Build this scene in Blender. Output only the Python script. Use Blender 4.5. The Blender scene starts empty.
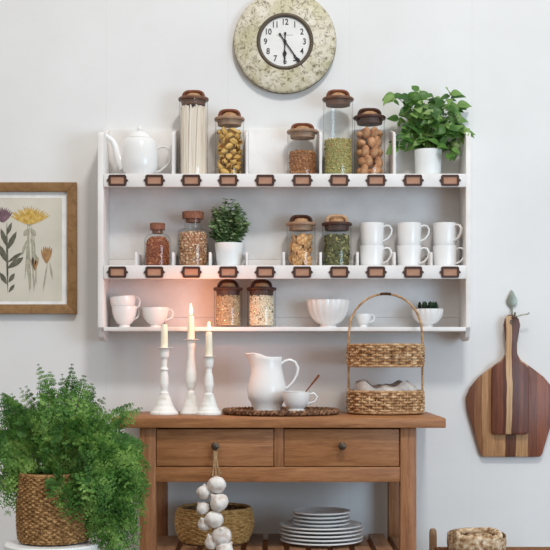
import bpy, bmesh, math, random
from mathutils import Vector, Matrix, Euler
PI = math.pi
rnd = random.Random(7)
SC = bpy.context.scene
COL = SC.collection

# ------------------------------------------------------------------ camera frame
F, CX, HZ, D, ZC = 1250.0, 275.0, 360.0, 4.0, 0.964
def S(Y): return (D + Y) / F
def X(px, Y): return (px - CX) * S(Y)
def Z(py, Y): return ZC - (py - HZ) * S(Y)

# ------------------------------------------------------------------ mesh builder
class MB:
    def __init__(s): s.v = []; s.f = []
    def add(s, vs, fs):
        o = len(s.v); s.v += [tuple(p) for p in vs]; s.f += [tuple(i + o for i in q) for q in fs]
    def box(s, x0, x1, y0, y1, z0, z1):
        s.add([(x0,y0,z0),(x1,y0,z0),(x1,y1,z0),(x0,y1,z0),(x0,y0,z1),(x1,y0,z1),(x1,y1,z1),(x0,y1,z1)],
              [(0,3,2,1),(4,5,6,7),(0,1,5,4),(1,2,6,5),(2,3,7,6),(3,0,4,7)])
    def lathe(s, prof, n=40, mod=None, cx=0, cy=0, M=None):
        vs = []; fs = []; rows = []
        for r, z in prof:
            if r < 1e-6:
                rows.append([len(vs)]); vs.append((cx, cy, z))
            else:
                row = []
                for i in range(n):
                    a = 2*PI*i/n; rr = r*(mod(a, z) if mod else 1)
                    row.append(len(vs)); vs.append((cx+rr*math.cos(a), cy+rr*math.sin(a), z))
                rows.append(row)
        for A, B in zip(rows, rows[1:]):
            if len(A) == 1 and len(B) == 1: continue
            for i in range(n):
                j = (i+1) % n
                if len(A) == 1: fs.append((A[0], B[j], B[i]))
                elif len(B) == 1: fs.append((A[i], A[j], B[0]))
                else: fs.append((A[i], A[j], B[j], B[i]))
        if M is not None: vs = [tuple(M @ Vector(p)) for p in vs]
        s.add(vs, fs)
    def tube(s, pts, r, n=8, closed=False, flat=1.0):
        pts = [Vector(p) for p in pts]; N = len(pts)
        rs = r if isinstance(r, (list, tuple)) else [r]*N
        vs = []; fs = []; up = None
        for i, p in enumerate(pts):
            a = pts[(i-1) % N] if (closed or i > 0) else p
            b = pts[(i+1) % N] if (closed or i < N-1) else p
            t = (b-a).normalized()
            if up is None:
                up = Vector((0,0,1)) if abs(t.z) < .9 else Vector((1,0,0))
            side = t.cross(up)
            if side.length < 1e-6: side = t.orthogonal()
            side.normalize(); up = side.cross(t).normalized()
            for k in range(n):
                q = 2*PI*k/n
                vs.append(p + side*math.cos(q)*rs[i]*flat + up*math.sin(q)*rs[i])
        m = N if closed else N-1
        for i in range(m):
            for k in range(n):
                k2 = (k+1) % n; i2 = (i+1) % N
                fs.append((i*n+k, i*n+k2, i2*n+k2, i2*n+k))
        if not closed:
            fs.append(tuple(reversed(range(n)))); fs.append(tuple((N-1)*n+k for k in range(n)))
        s.add(vs, fs)
    def prism(s, poly, y0, y1):            # polygon in x,z pushed along y
        n = len(poly)
        vs = [(x, y0, z) for x, z in poly] + [(x, y1, z) for x, z in poly]
        fs = [tuple(range(n)), tuple(reversed(range(n, 2*n)))]
        for i in range(n):
            j = (i+1) % n; fs.append((i, i+n, j+n, j))
        s.add(vs, fs)
    def prism_x(s, poly, x0, x1):          # polygon in y,z pushed along x
        n = len(poly)
        vs = [(x0, y, z) for y, z in poly] + [(x1, y, z) for y, z in poly]
        fs = [tuple(range(n)), tuple(reversed(range(n, 2*n)))]
        for i in range(n):
            j = (i+1) % n; fs.append((i, i+n, j+n, j))
        s.add(vs, fs)
    def blob(s, c, rad, rot=(0,0,0), nu=8, nv=5, mod=None):
        R = Euler(rot).to_matrix(); c = Vector(c); vs = []; fs = []
        vs.append(c + R @ Vector((0,0,-rad[2])))
        for j in range(1, nv):
            ph = -PI/2 + PI*j/nv
            for i in range(nu):
                th = 2*PI*i/nu
                m = mod(th, ph) if mod else 1
                vs.append(c + R @ Vector((rad[0]*math.cos(ph)*math.cos(th)*m, rad[1]*math.cos(ph)*math.sin(th)*m, rad[2]*math.sin(ph))))
        vs.append(c + R @ Vector((0,0,rad[2])))
        for i in range(nu): fs.append((0, 1+(i+1) % nu, 1+i))
        for j in range(nv-2):
            for i in range(nu):
                a = 1+j*nu; b = a+nu; i2 = (i+1) % nu
                fs.append((a+i, a+i2, b+i2, b+i))
        a = 1+(nv-2)*nu; L = len(vs)-1
        for i in range(nu): fs.append((a+i, a+(i+1) % nu, L))
        s.add(vs, fs)
    def leaf(s, p, d, up, L, W, cup=.25, droop=.2, n=5):
        p = Vector(p); d = Vector(d).normalized(); up = Vector(up)
        side = d.cross(up)
        if side.length < 1e-5: side = d.orthogonal()
        side.normalize(); up = side.cross(d).normalized()
        vs = []; fs = []
        for i in range(n+1):
            t = i/n
            w = W*.5*math.sin(PI*min(1, t**.75*.97+.03))
            c = p + d*(L*t) - up*(droop*L*t*t)
            vs += [c - side*w + up*(cup*w), c, c + side*w + up*(cup*w)]
        for i in range(n):
            a = 3*i; fs += [(a, a+1, a+4, a+3), (a+1, a+2, a+5, a+4)]
        s.add(vs, fs)
    def build(s, name, mat, parent=None, bev=0, ang=38, flat=False, seg=2):
        me = bpy.data.meshes.new(name); me.from_pydata(s.v, [], s.f)
        bm = bmesh.new(); bm.from_mesh(me)
        bmesh.ops.recalc_face_normals(bm, faces=bm.faces)
        if bev:
            ed = [e for e in bm.edges if len(e.link_faces) == 2 and e.calc_face_angle(0) > .5]
            bmesh.ops.bevel(bm, geom=ed, offset=bev, segments=seg, affect='EDGES', profile=.5, clamp_overlap=True)
        bm.to_mesh(me); bm.free()
        if not flat:
            me.polygons.foreach_set('use_smooth', [True]*len(me.polygons))
            me.set_sharp_from_angle(angle=math.radians(ang))
        me.materials.append(mat)
        o = bpy.data.objects.new(name, me); COL.objects.link(o)
        if parent: o.parent = parent
        return o

def tag(o, label, cat, group=None, kind=None):
    o['label'] = label; o['category'] = cat
    if group: o['group'] = group
    if kind: o['kind'] = kind
    return o
def thing(name, label, cat, loc=(0,0,0), rz=0, group=None):
    o = bpy.data.objects.new(name, None); COL.objects.link(o); o.empty_display_size = .05
    o.location = loc; o.rotation_euler = (0,0,rz)
    return tag(o, label, cat, group)
def struct(o):
    o['kind'] = 'structure'; return o
def copy_tree(o, parent=None):
    c = o.copy(); COL.objects.link(c); c.parent = parent
    for ch in list(o.children): copy_tree(ch, c)
    return c
def dup(o, loc, label, rz=None, group=None):
    c = copy_tree(o); c.location = loc; c['label'] = label
    if rz is not None: c.rotation_euler = (0,0,rz)
    if group: c['group'] = group
    return c

# ------------------------------------------------------------------ materials
def lin(c):
    def g(u):
        u /= 255.0
        return u/12.92 if u <= .04045 else ((u+.055)/1.055)**2.4
    return (g(c[0]), g(c[1]), g(c[2]), 1)
def base(name, rough=.5, spec=.5):
    m = bpy.data.materials.new(name); m.use_nodes = True
    nt = m.node_tree; b = nt.nodes['Principled BSDF']
    b.inputs['Roughness'].default_value = rough
    b.inputs['Specular IOR Level'].default_value = spec
    return m, nt, b
def ramp(nt, stops, fac):
    r = nt.nodes.new('ShaderNodeValToRGB'); e = r.color_ramp.elements
    while len(e) < len(stops): e.new(.5)
    for el, (p, c) in zip(e, stops): el.position = p; el.color = lin(c)
    nt.links.new(fac, r.inputs['Fac']); return r
def coords(nt, scale=(1,1,1), rot=(0,0,0)):
    t = nt.nodes.new('ShaderNodeTexCoord'); m = nt.nodes.new('ShaderNodeMapping')
    m.inputs['Scale'].default_value = scale; m.inputs['Rotation'].default_value = rot
    nt.links.new(t.outputs['Object'], m.inputs['Vector']); return m.outputs['Vector']
def noise(nt, vec, scale, detail=3, rough=.55, dist=0):
    n = nt.nodes.new('ShaderNodeTexNoise'); n.inputs['Scale'].default_value = scale
    n.inputs['Detail'].default_value = detail; n.inputs['Roughness'].default_value = rough
    n.inputs['Distortion'].default_value = dist
    nt.links.new(vec, n.inputs['Vector']); return n.outputs['Fac']
def bump(nt, b, h, strength=.3, dist=.002):
    n = nt.nodes.new('ShaderNodeBump'); n.inputs['Strength'].default_value = strength
    n.inputs['Distance'].default_value = dist
    nt.links.new(h, n.inputs['Height']); nt.links.new(n.outputs['Normal'], b.inputs['Normal'])
def mnoise(name, stops, scale=20, rough=.5, spec=.5, detail=3, bmp=0, vs=(1,1,1), dist=0):
    m, nt, b = base(name, rough, spec)
    f = noise(nt, coords(nt, vs), scale, detail, .55, dist)
    r = ramp(nt, stops, f); nt.links.new(r.outputs['Color'], b.inputs['Base Color'])
    if bmp: bump(nt, b, f, bmp)
    return m
def plain(name, c, rough=.5, spec=.5, metal=0):
    c1 = tuple(min(255, u*1.03) for u in c); c0 = tuple(u*.95 for u in c)
    m = mnoise(name, [(.3, c0), (.7, c1)], 30, rough, spec)
    m.node_tree.nodes['Principled BSDF'].inputs['Metallic'].default_value = metal
    return m
def wood(name, dark, mid, light, vs, rough=.5, bmp=.15, spec=.35):
    m, nt, b = base(name, rough, spec)
    v = coords(nt, vs); f1 = noise(nt, v, 6, 5, .6, .6); f2 = noise(nt, v, 30, 3, .6)
    mx = nt.nodes.new('ShaderNodeMath'); mx.operation = 'MULTIPLY_ADD'
    nt.links.new(f2, mx.inputs[0]); mx.inputs[1].default_value = .35; 
    ml = nt.nodes.new('ShaderNodeMath'); ml.operation = 'MULTIPLY'; ml.inputs[1].default_value = .7
    nt.links.new(f1, ml.inputs[0]); nt.links.new(ml.outputs[0], mx.inputs[2])
    r = ramp(nt, [(.33, dark), (.5, mid), (.68, light)], mx.outputs[0])
    nt.links.new(r.outputs['Color'], b.inputs['Base Color']); bump(nt, b, mx.outputs[0], bmp, .001)
    return m
def island(name, stops, rough=.6, spec=.3, trans=0, patch=0):
    m, nt, b = base(name, rough, spec)
    g = nt.nodes.new('ShaderNodeNewGeometry'); fac = g.outputs['Random Per Island']
    if patch:                      # younger and older growth differ in green from frond to frond
        n_ = noise(nt, coords(nt), patch, 2)
        mr = nt.nodes.new('ShaderNodeMapRange'); mr.inputs[1].default_value = .34; mr.inputs[2].default_value = .66; nt.links.new(n_, mr.inputs[0])
        ma = nt.nodes.new('ShaderNodeMath'); ma.operation = 'MULTIPLY_ADD'; ma.inputs[1].default_value = .35
        nt.links.new(fac, ma.inputs[0]); mb_ = nt.nodes.new('ShaderNodeMath'); mb_.operation = 'MULTIPLY'; mb_.inputs[1].default_value = .65
        nt.links.new(mr.outputs[0], mb_.inputs[0]); nt.links.new(mb_.outputs[0], ma.inputs[2]); fac = ma.outputs[0]
    r = ramp(nt, stops, fac)
    nt.links.new(r.outputs['Color'], b.inputs['Base Color'])
    if trans:
        t = nt.nodes.new('ShaderNodeBsdfTranslucent'); mx = nt.nodes.new('ShaderNodeMixShader')
        nt.links.new(r.outputs['Color'], t.inputs['Color']); mx.inputs[0].default_value = trans
        out = nt.nodes['Material Output']
        nt.links.new(b.outputs[0], mx.inputs[1]); nt.links.new(t.outputs[0], mx.inputs[2])
        nt.links.new(mx.outputs[0], out.inputs['Surface'])
    return m
def glassm(name, tint):
    m = bpy.data.materials.new(name); m.use_nodes = True; nt = m.node_tree
    nt.nodes.remove(nt.nodes['Principled BSDF']); out = nt.nodes['Material Output']
    t = nt.nodes.new('ShaderNodeBsdfTransparent'); g = nt.nodes.new('ShaderNodeBsdfGlossy')
    g.inputs['Roughness'].default_value = .06
    lw = nt.nodes.new('ShaderNodeLayerWeight'); lw.inputs['Blend'].default_value = .5
    r = nt.nodes.new('ShaderNodeValToRGB'); nt.links.new(lw.outputs['Facing'], r.inputs['Fac'])
    r.color_ramp.elements[0].color = lin(tint); r.color_ramp.elements[0].position = .6
    r.color_ramp.elements[1].color = lin(tuple(u*.86 for u in tint)); nt.links.new(r.outputs['Color'], t.inputs['Color'])
    pw = nt.nodes.new('ShaderNodeMath'); pw.operation = 'POWER'; pw.inputs[1].default_value = 4.5
    nt.links.new(lw.outputs['Facing'], pw.inputs[0])
    mul = nt.nodes.new('ShaderNodeMath'); mul.operation = 'MULTIPLY_ADD'; mul.inputs[1].default_value = .6; mul.inputs[2].default_value = .04
    nt.links.new(pw.outputs[0], mul.inputs[0])
    mx = nt.nodes.new('ShaderNodeMixShader'); nt.links.new(mul.outputs[0], mx.inputs[0])
    nt.links.new(t.outputs[0], mx.inputs[1]); nt.links.new(g.outputs[0], mx.inputs[2])
    nt.links.new(mx.outputs[0], out.inputs['Surface']); return m
def emit(name, c, s):
    m = bpy.data.materials.new(name); m.use_nodes = True; nt = m.node_tree
    b = nt.nodes['Principled BSDF']; b.inputs['Base Color'].default_value = lin(c)
    b.inputs['Emission Color'].default_value = lin(c); b.inputs['Emission Strength'].default_value = s
    return m

def wall_mat():
    m, nt, b = base('white_plaster_wall', .75, .2)
    v = coords(nt); f = noise(nt, v, 2.2, 5, .6)
    r = ramp(nt, [(.3, (226,224,222)), (.7, (234,233,231))], f)
    sx = nt.nodes.new('ShaderNodeSeparateXYZ'); nt.links.new(v, sx.inputs[0])
    a = nt.nodes.new('ShaderNodeMath'); a.operation = 'ADD'; a.inputs[1].default_value = 10-.482+.002
    nt.links.new(sx.outputs['X'], a.inputs[0])
    d = nt.nodes.new('ShaderNodeMath'); d.operation = 'PINGPONG'; d.inputs[1].default_value = .1952
    nt.links.new(a.outputs[0], d.inputs[0])
    l = nt.nodes.new('ShaderNodeMath'); l.operation = 'LESS_THAN'; l.inputs[1].default_value = .0018
    nt.links.new(d.outputs[0], l.inputs[0])
    mx = nt.nodes.new('ShaderNodeMix'); mx.data_type = 'RGBA'
    sc = nt.nodes.new('ShaderNodeMath'); sc.operation = 'MULTIPLY'; sc.inputs[1].default_value = .09
    nt.links.new(l.outputs[0], sc.inputs[0]); nt.links.new(sc.outputs[0], mx.inputs[0])
    nt.links.new(r.outputs['Color'], mx.inputs[6]); mx.inputs[7].default_value = lin((190,188,186))
    nt.links.new(mx.outputs[2], b.inputs['Base Color'])
    bump(nt, b, noise(nt, v, 14, 4, .6), .12, .004)
    return m
def clock_mat():
    m, nt, b = base('floral_decoupage', .5, .35)
    v = coords(nt)
    n1 = noise(nt, v, 30, 5, .7, 1.5); n2 = noise(nt, v, 75, 4, .7, .8); n3 = noise(nt, v, 12, 2)
    r1 = ramp(nt, [(.36, (172,164,140)), (.47, (216,208,190)), (.62, (226,220,206))], n1)
    r2 = ramp(nt, [(.37, (130,118,96)), (.47, (255,255,255))], n2)
    r3 = ramp(nt, [(.38, (226,222,192)), (.55, (255,252,246))], n3)
    def mul(a, c, f):
        mx = nt.nodes.new('ShaderNodeMix'); mx.data_type = 'RGBA'; mx.blend_type = 'MULTIPLY'; mx.inputs[0].default_value = f
        nt.links.new(a, mx.inputs[6]); nt.links.new(c, mx.inputs[7]); return mx.outputs[2]
    nt.links.new(mul(mul(r1.outputs['Color'], r2.outputs['Color'], .8), r3.outputs['Color'], .8), b.inputs['Base Color']); return m
def striped_board(name, stripes, half):
    # glued staves of different timbers, stripes = [(x_upto, colour)]
    m, nt, b = base(name, .42, .4)
    v = coords(nt); sx = nt.nodes.new('ShaderNodeSeparateXYZ'); nt.links.new(v, sx.inputs[0])
    mr = nt.nodes.new('ShaderNodeMapRange'); mr.inputs[1].default_value = -half; mr.inputs[2].default_value = half
    wob = noise(nt, coords(nt, (3,3,3)), 3, 2); wm = nt.nodes.new('ShaderNodeMath'); wm.operation = 'MULTIPLY_ADD'
    wm.inputs[1].default_value = .012; nt.links.new(wob, wm.inputs[0]); nt.links.new(sx.outputs['X'], wm.inputs[2])
    nt.links.new(wm.outputs[0], mr.inputs[0])
    r = ramp(nt, stripes, mr.outputs[0]); r.color_ramp.interpolation = 'CONSTANT'
    g = noise(nt, coords(nt, (45,10,2.2)), 4, 5, .65, .5)
    gr = ramp(nt, [(.3, (165,150,140)), (.65, (255,255,255))], g)
    mx = nt.nodes.new('ShaderNodeMix'); mx.data_type = 'RGBA'; mx.blend_type = 'MULTIPLY'; mx.inputs[0].default_value = .8
    nt.links.new(r.outputs['Color'], mx.inputs[6]); nt.links.new(gr.outputs['Color'], mx.inputs[7])
    nt.links.new(mx.outputs[2], b.inputs['Base Color']); return m

M = {}
M['wall'] = wall_mat()
M['floor'] = wood('floor_boards', (84,62,46), (104,80,60), (122,96,74), (30,2,2))
M['shelf'] = mnoise('chipped_white_paint', [(.3, (222,217,213)), (.6, (236,232,229))], 9, .55, .3, 4, .05)
M['bronze'] = plain('aged_bronze', (74,48,38), .45, .5, .3)
M['card'] = mnoise('tan_card', [(.3, (168,126,104)), (.7, (186,144,120))], 40, .8, .1)
M['china'] = mnoise('white_china', [(.3, (232,230,227)), (.7, (240,238,236))], 8, .22, .5)
M['matte_white'] = mnoise('white_pot_glaze', [(.3, (228,228,226)), (.7, (236,236,235))], 12, .4, .4)
M['glass'] = glassm('clear_glass', (252,253,252))
M['cork'] = mnoise('cork', [(.35, (168,124,88)), (.6, (200,158,118))], 160, .8, .15)
M['lid'] = mnoise('brown_lid_wood', [(.3, (92,62,48)), (.7, (124,88,68))], 40, .5, .35)
M['lid_tan'] = mnoise('tan_lid_wood', [(.3, (142,110,88)), (.7, (178,144,116))], 40, .5, .35)
M['lid_dark'] = mnoise('dark_lid_wood', [(.3, (66,42,36)), (.7, (92,62,52))], 40, .5, .35)
M['handle'] = mnoise('leather_brown', [(.3, (104,58,40)), (.7, (136,82,58))], 60, .5, .3)
M['handle_dark'] = mnoise('leather_dark', [(.3, (62,36,28)), (.7, (86,52,40))], 60, .5, .3)
M['handle_light'] = mnoise('pale_wood', [(.3, (192,150,112)), (.7, (216,178,140))], 60, .6, .3)
M['oak'] = wood('frame_oak', (116,84,50), (142,106,66), (160,122,80), (6,6,6))
M['pine_x'] = wood('pine_along_x', (124,78,46), (154,102,62), (174,122,80), (1.2,14,14))
M['pine_z'] = wood('pine_along_z', (120,76,48), (148,98,62), (168,118,80), (14,14,1.2))
M['pine_y'] = wood('pine_along_y', (120,84,58), (146,106,76), (166,126,92), (14,1.2,14))
M['driftwood'] = wood('worn_stool_wood', (120,92,66), (152,120,90), (180,150,118), (10,10,3))
M['dark_metal'] = plain('blackened_metal', (82,70,58), .4, .5, .6)
M['wicker'] = mnoise('wicker_tan', [(.36, (132,94,62)), (.5, (182,140,98)), (.64, (218,186,144))], 55, .65, .2, 4)
M['wicker_rod'] = mnoise('wicker_rod', [(.35, (146,106,70)), (.5, (180,140,100)), (.65, (206,170,130))], 70, .6, .25, 4)
M['wicker_honey'] = mnoise('wicker_honey', [(.35, (150,108,58)), (.5, (190,146,88)), (.65, (214,174,116))], 70, .6, .25, 4, 0, (1,1,2))
M['seagrass'] = mnoise('seagrass', [(.35, (104,74,44)), (.5, (150,112,68)), (.65, (190,152,104))], 120, .7, .2, 4)
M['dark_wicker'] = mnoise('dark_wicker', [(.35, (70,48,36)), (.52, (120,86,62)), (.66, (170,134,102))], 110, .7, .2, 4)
M['rush'] = mnoise('rush', [(.35, (110,72,48)), (.65, (150,108,74))], 90, .8, .15, 4, .3)
M['jute'] = mnoise('jute', [(.35, (132,98,68)), (.5, (190,160,126)), (.65, (226,208,182))], 80, .85, .1, 4, .4)
M['wax'] = mnoise('ivory_wax', [(.3, (240,228,200)), (.7, (248,238,214))], 10, .45, .4)
M['distress'] = mnoise('worn_white_paint', [(.30, (206,204,192)), (.42, (234,234,228)), (.7, (242,241,237))], 26, .5, .3, 5, .1)
M['flame'] = emit('candle_flame', (255,226,160), 2.2)
M['wick'] = plain('wick', (40,34,30), .9, .1)
M['garlic'] = mnoise('garlic_skin', [(.35, (206,188,176)), (.5, (232,224,216)), (.7, (242,238,232))], 45, .55, .3, 4, .15)
M['twine'] = mnoise('jute_twine', [(.3, (150,122,90)), (.7, (190,160,122))], 200, .9, .1)
M['linen'] = mnoise('grey_linen', [(.35, (140,132,128)), (.5, (176,168,162)), (.65, (206,198,190))], 22, .9, .1, 4, .3)
M['soil'] = mnoise('potting_soil', [(.3, (36,26,20)), (.7, (62,46,36))], 90, .95, .05)
M['fern'] = island('fern_green', [(0, (38,74,28)), (.5, (76,122,46)), (1, (146,182,92))], .55, .3, .22, 16)
M['fern_stem'] = plain('fern_stem', (78,104,46), .6, .2)
M['basil'] = island('basil_green', [(0, (58,98,44)), (.5, (98,142,64)), (1, (158,188,112))], .4, .4, .35)
M['herb'] = island('herb_green', [(0, (62,88,52)), (.5, (106,134,88)), (1, (162,182,134))], .55, .3, .2)
M['succulent'] = island('succulent_green', [(0, (42,62,44)), (1, (76,100,70))], .5, .3, .1)
M['paper'] = mnoise('aged_paper', [(.3, (206,200,184)), (.7, (222,214,198))], 7, .8, .1)
M['mat'] = plain('white_mat_board', (244,243,240), .8, .1)
M['ink_leaf'] = mnoise('printed_leaf_green', [(.3, (84,84,72)), (.7, (122,118,102))], 60, .8, .1)
M['ink_yellow'] = mnoise('printed_yellow', [(.35, (188,148,72)), (.65, (222,188,112))], 90, .8, .1)
M['ink_grey'] = mnoise('printed_grey', [(.3, (150,144,126)), (.7, (186,180,160))], 60, .8, .1)
M['ink_brown'] = mnoise('printed_brown', [(.3, (150,110,74)), (.7, (184,146,104))], 60, .8, .1)
M['ink_purple'] = mnoise('printed_purple', [(.3, (104,78,88)), (.7, (140,112,118))], 60, .8, .1)
M['clock_rim'] = clock_mat()
M['dial'] = mnoise('dial_white', [(.3, (228,225,220)), (.7, (238,236,232))], 30, .5, .3)
M['clock_ring'] = plain('brown_ring', (86,74,60), .45, .4, .2)
M['black'] = plain('black_ink', (34,32,32), .5, .3)
M['numeral_ink'] = plain('faded_numeral_ink', (72,68,68), .6, .2)
M['grey_mark'] = plain('grey_ink', (120,116,112), .6, .2)
M['pewter'] = plain('pewter_green', (140,142,128), .4, .5, .5)

# ------------------------------------------------------------------ setting
mb = MB(); mb.box(-3.5, 3.5, 0, .12, 0, 3.0); struct(mb.build('wall_back', M['wall']))
mb = MB(); mb.box(-3.5, 3.5, -5.5, 0, -.08, 0); struct(mb.build('floor', M['floor']))
mb = MB(); mb.box(-3.5, 3.5, -.016, 0, 0, .12); struct(mb.build('baseboard_back', M['shelf'], None, .003))

# ------------------------------------------------------------------ wall shelf
YF = -.15
sh = thing('wall_shelf', 'long white wooden three-tier wall shelf with bronze label holders', 'shelf', (0,0,0))
r1t, r1b = Z(173.7, YF), Z(186.9, YF)
r2t, r2b = Z(265.3, YF), Z(278.8, YF)
s3t, s3b = Z(327, YF), Z(331.2, YF)
B1, B2, B3 = r1t-.004, r2t-.004, s3t
xl0, xl1, xr0, xr1 = X(97.5, YF), X(103.5, YF), X(466, YF), X(471, YF)
zb = Z(341, YF)
side = [(0, zb+.03), (-.02, zb+.008), (-.06, zb), (-.105, zb+.002), (-.128, zb+.012), (-.14, s3b+.004), (YF+.002, s3b+.012),
        (YF+.002, Z(136, YF)), (-.142, Z(132, YF)), (-.125, Z(130.5, YF)), (-.06, Z(127, YF)), (0, Z(130, 0))]
for a, b in ((xl0, xl1), (xr0, xr1)):
    mb = MB(); mb.prism_x(side, a, b); mb.build('side_panel', M['shelf'], sh, .002)
mb = MB()
zz = [zb+.03, 1.10, 1.23, 1.285, 1.54, Z(130, 0)]
for a, b in zip(zz, zz[1:]): mb.box(xl1, xr0, -.012, 0, a+.00025, b-.00025)
mb.build('back_panel', M['shelf'], sh, .0006)
for z in (B1, B2):
    mb = MB(); mb.box(xl1, xr0, -.138, -.012, z-.018, z); mb.build('shelf_board', M['shelf'], sh, .001)
mb = MB(); mb.box(xl1, xr0, YF, -.012, s3b, s3t); mb.build('shelf_board', M['shelf'], sh, .0015)
for t, b in ((r1t, r1b), (r2t, r2b)):
    mb = MB(); mb.box(xl1, xr0, YF-.001, -.138, b, t); mb.build('front_rail', M['shelf'], sh, .0015)
lab = [117.5 + 36.95*i for i in range(10)]
holder = None
for row, (t, b) in enumerate(((r1t, r1b), (r2t, r2b))):
    for px in lab:
        loc = (X(px, YF), YF-.001, (t+b)/2 - .0005)
        if holder is None:
            mb = MB(); w, h, e = .0275, .0175, .004
            outer = [(-w,-h+e),(-w+e,-h),(w-e,-h),(w,-h+e),(w,-.006),(w+.006,0),(w,.006),(w,h-e),(w-e,h),(-w+e,h),(-w,h-e),(-w,.006),(-w-.006,0),(-w,-.006)]
            iw, ih = .0205, .0105
            inner = [(-iw,-ih),(-iw,-ih),(iw,-ih),(iw,-ih),(iw,-.004),(iw,0),(iw,.004),(iw,ih),(iw,ih),(-iw,ih),(-iw,ih),(-iw,.004),(-iw,0),(-iw,-.004)]
            n = len(outer); vs = []
            for y in (-.004, 0):
                vs += [(x, y, z) for x, z in outer] + [(x, y, z) for x, z in inner]
            fs = []
            for i in range(n):
                j = (i+1) % n
                fs += [(i, j, n+j, n+i), (2*n+i, 3*n+i, 3*n+j, 2*n+j), (i, 2*n+i, 2*n+j, j), (n+i, n+j, 3*n+j, 3*n+i)]
            mb.add(vs, fs); holder = mb.build('label_holder', M['bronze'], sh, .0, 30)
            mb = MB(); mb.box(-iw-.001, iw+.001, -.0018, -.0002, -ih-.001, ih+.001); mb.build('paper_card', M['card'], holder)
            holder.location = loc
        else:
            c = copy_tree(holder, sh); c.location = loc
dv_top, dv_mid = [2,4,6,8], list(range(1, 10))
for k in dv_top:
    x = X(lab[0]-18.475+36.95*k, -.14)
    mb = MB(); mb.prism_x([(-.013, B1+.0005), (-.137, B1+.0005), (-.137, Z(134, -.14)), (-.12, Z(131, -.14)), (-.013, Z(128.5, -.05))], x-.004, x+.004)
    mb.build('divider', M['shelf'], sh, .001)
for k in dv_mid:
    x = X(lab[0]-18.475+36.95*k, -.14)
    mb = MB(); mb.box(x-.0038, x+.0038, -.137, -.013, B2+.0005, Z(252, -.14)); mb.build('divider', M['shelf'], sh, .001)

# ------------------------------------------------------------------ storage jars
YJ = -.075; sJ = S(YJ)
EPS = .0006
def jar(px, w, zb_, ylid, yhand, label, lidm, handm, loop='low', group=None):
    r = w*.5*sJ; x = X(px, YJ); H = Z(ylid, YJ) - zb_
    t = thing('storage_jar', label, 'jar', (x, YJ, zb_+EPS), 0, group)
    mb = MB(); g = .0016
    mb.lathe([(0,0),(r*.93,0),(r*.985,.003),(r,.008),(r,H-.004),(r*.97,H-.001),(r-g*1.6,H-.001)], 40)
    mb.build('glass_body', M['glass'], t)
    mb = MB(); R = r*1.05
    mb.lathe([(0,H-.016),(r*.80,H-.016),(r*.86,H-.001),(R*.97,H-.0005),(R,H+.002),(R,H+.006),(R*.95,H+.0085),(r*.55,H+.010),(0,H+.011)], 40)
    lid = mb.build('lid', M[lidm], t)
    hh = Z(yhand, YJ) - Z(ylid, YJ) - .011
    wd = r*.66; mb = MB()
    pts = []
    for i in range(15):
        a = PI*i/14; p = .55 if loop == 'low' else .75
        cx_ = math.copysign(abs(math.cos(a))**p, math.cos(a)); sz = math.sin(a)**p
        pts.append((wd*cx_, 0, H+.006+(hh+.003)*sz))
    mb.tube(pts, .0066 if loop == 'low' else .0054, 8, False, 1.9 if loop == 'low' else 1.5); mb.build('lid_handle', M[handm], lid)
    mb = MB(); mb.lathe([(0,H+.0105),(r*.50,H+.0105),(r*.48,H+.0105+hh*.45),(r*.3,H+.0105+hh*.62),(0,H+.0105+hh*.66)], 20)
    mb.build('cork_plug', M['cork'], lid)
    return t, r, H
def fill(name, label, cat, px, zb_, r, h, size, mat, shape=(1,1,1), core=None, dens=1.0, seed=1, rfun=None):
    rg = random.Random(seed); x = X(px, YJ); mb = MB()
    rc = r - size*.9
    rz_ = rfun if rfun else (lambda z: 1.0)
    mb.lathe([(0,.004),(rc,.004)]+[(rc*rz_(h*q/10), h*q/10-size*.4) for q in range(4, 11)]+[(0,h-size*.2)], 24)
    circ = 2*PI*rc; nr = max(3, int(h/(size*1.35))); nc = int(circ/(size*1.5)*dens)
    for j in range(nr):
        for i in range(nc):
            a = 2*PI*(i+.5*(j%2)+rg.uniform(-.3,.3))/nc; z = .006+size+(h-size*1.4)*(j+rg.uniform(-.3,.3)+.2)/nr
            rr = rc*rz_(z) - size*.15 + rg.uniform(-.1,.1)*size
            sz = size*rg.uniform(.8,1.1)
            mb.blob((rr*math.cos(a), rr*math.sin(a), z), (sz*shape[0], sz*shape[1], sz*shape[2]), (rg.uniform(0,6),rg.uniform(0,6),rg.uniform(0,6)), 6, 4)
    for i in range(int(nc*nc*.12)):
        a = rg.uniform(0, 6.28); rr = rc*rz_(h)*math.sqrt(rg.random())*.95
        mb.blob((rr*math.cos(a), rr*math.sin(a), h+rg.uniform(-.3,.3)*size), (size*shape[0], size*shape[1], size*shape[2]), (rg.uniform(0,6),rg.uniform(0,6),rg.uniform(0,6)), 6, 4)
    o = mb.build(name, mat); o.location = (x, YJ, zb_+.0022)
    return tag(o, label, cat, None, 'stuff')

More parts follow.
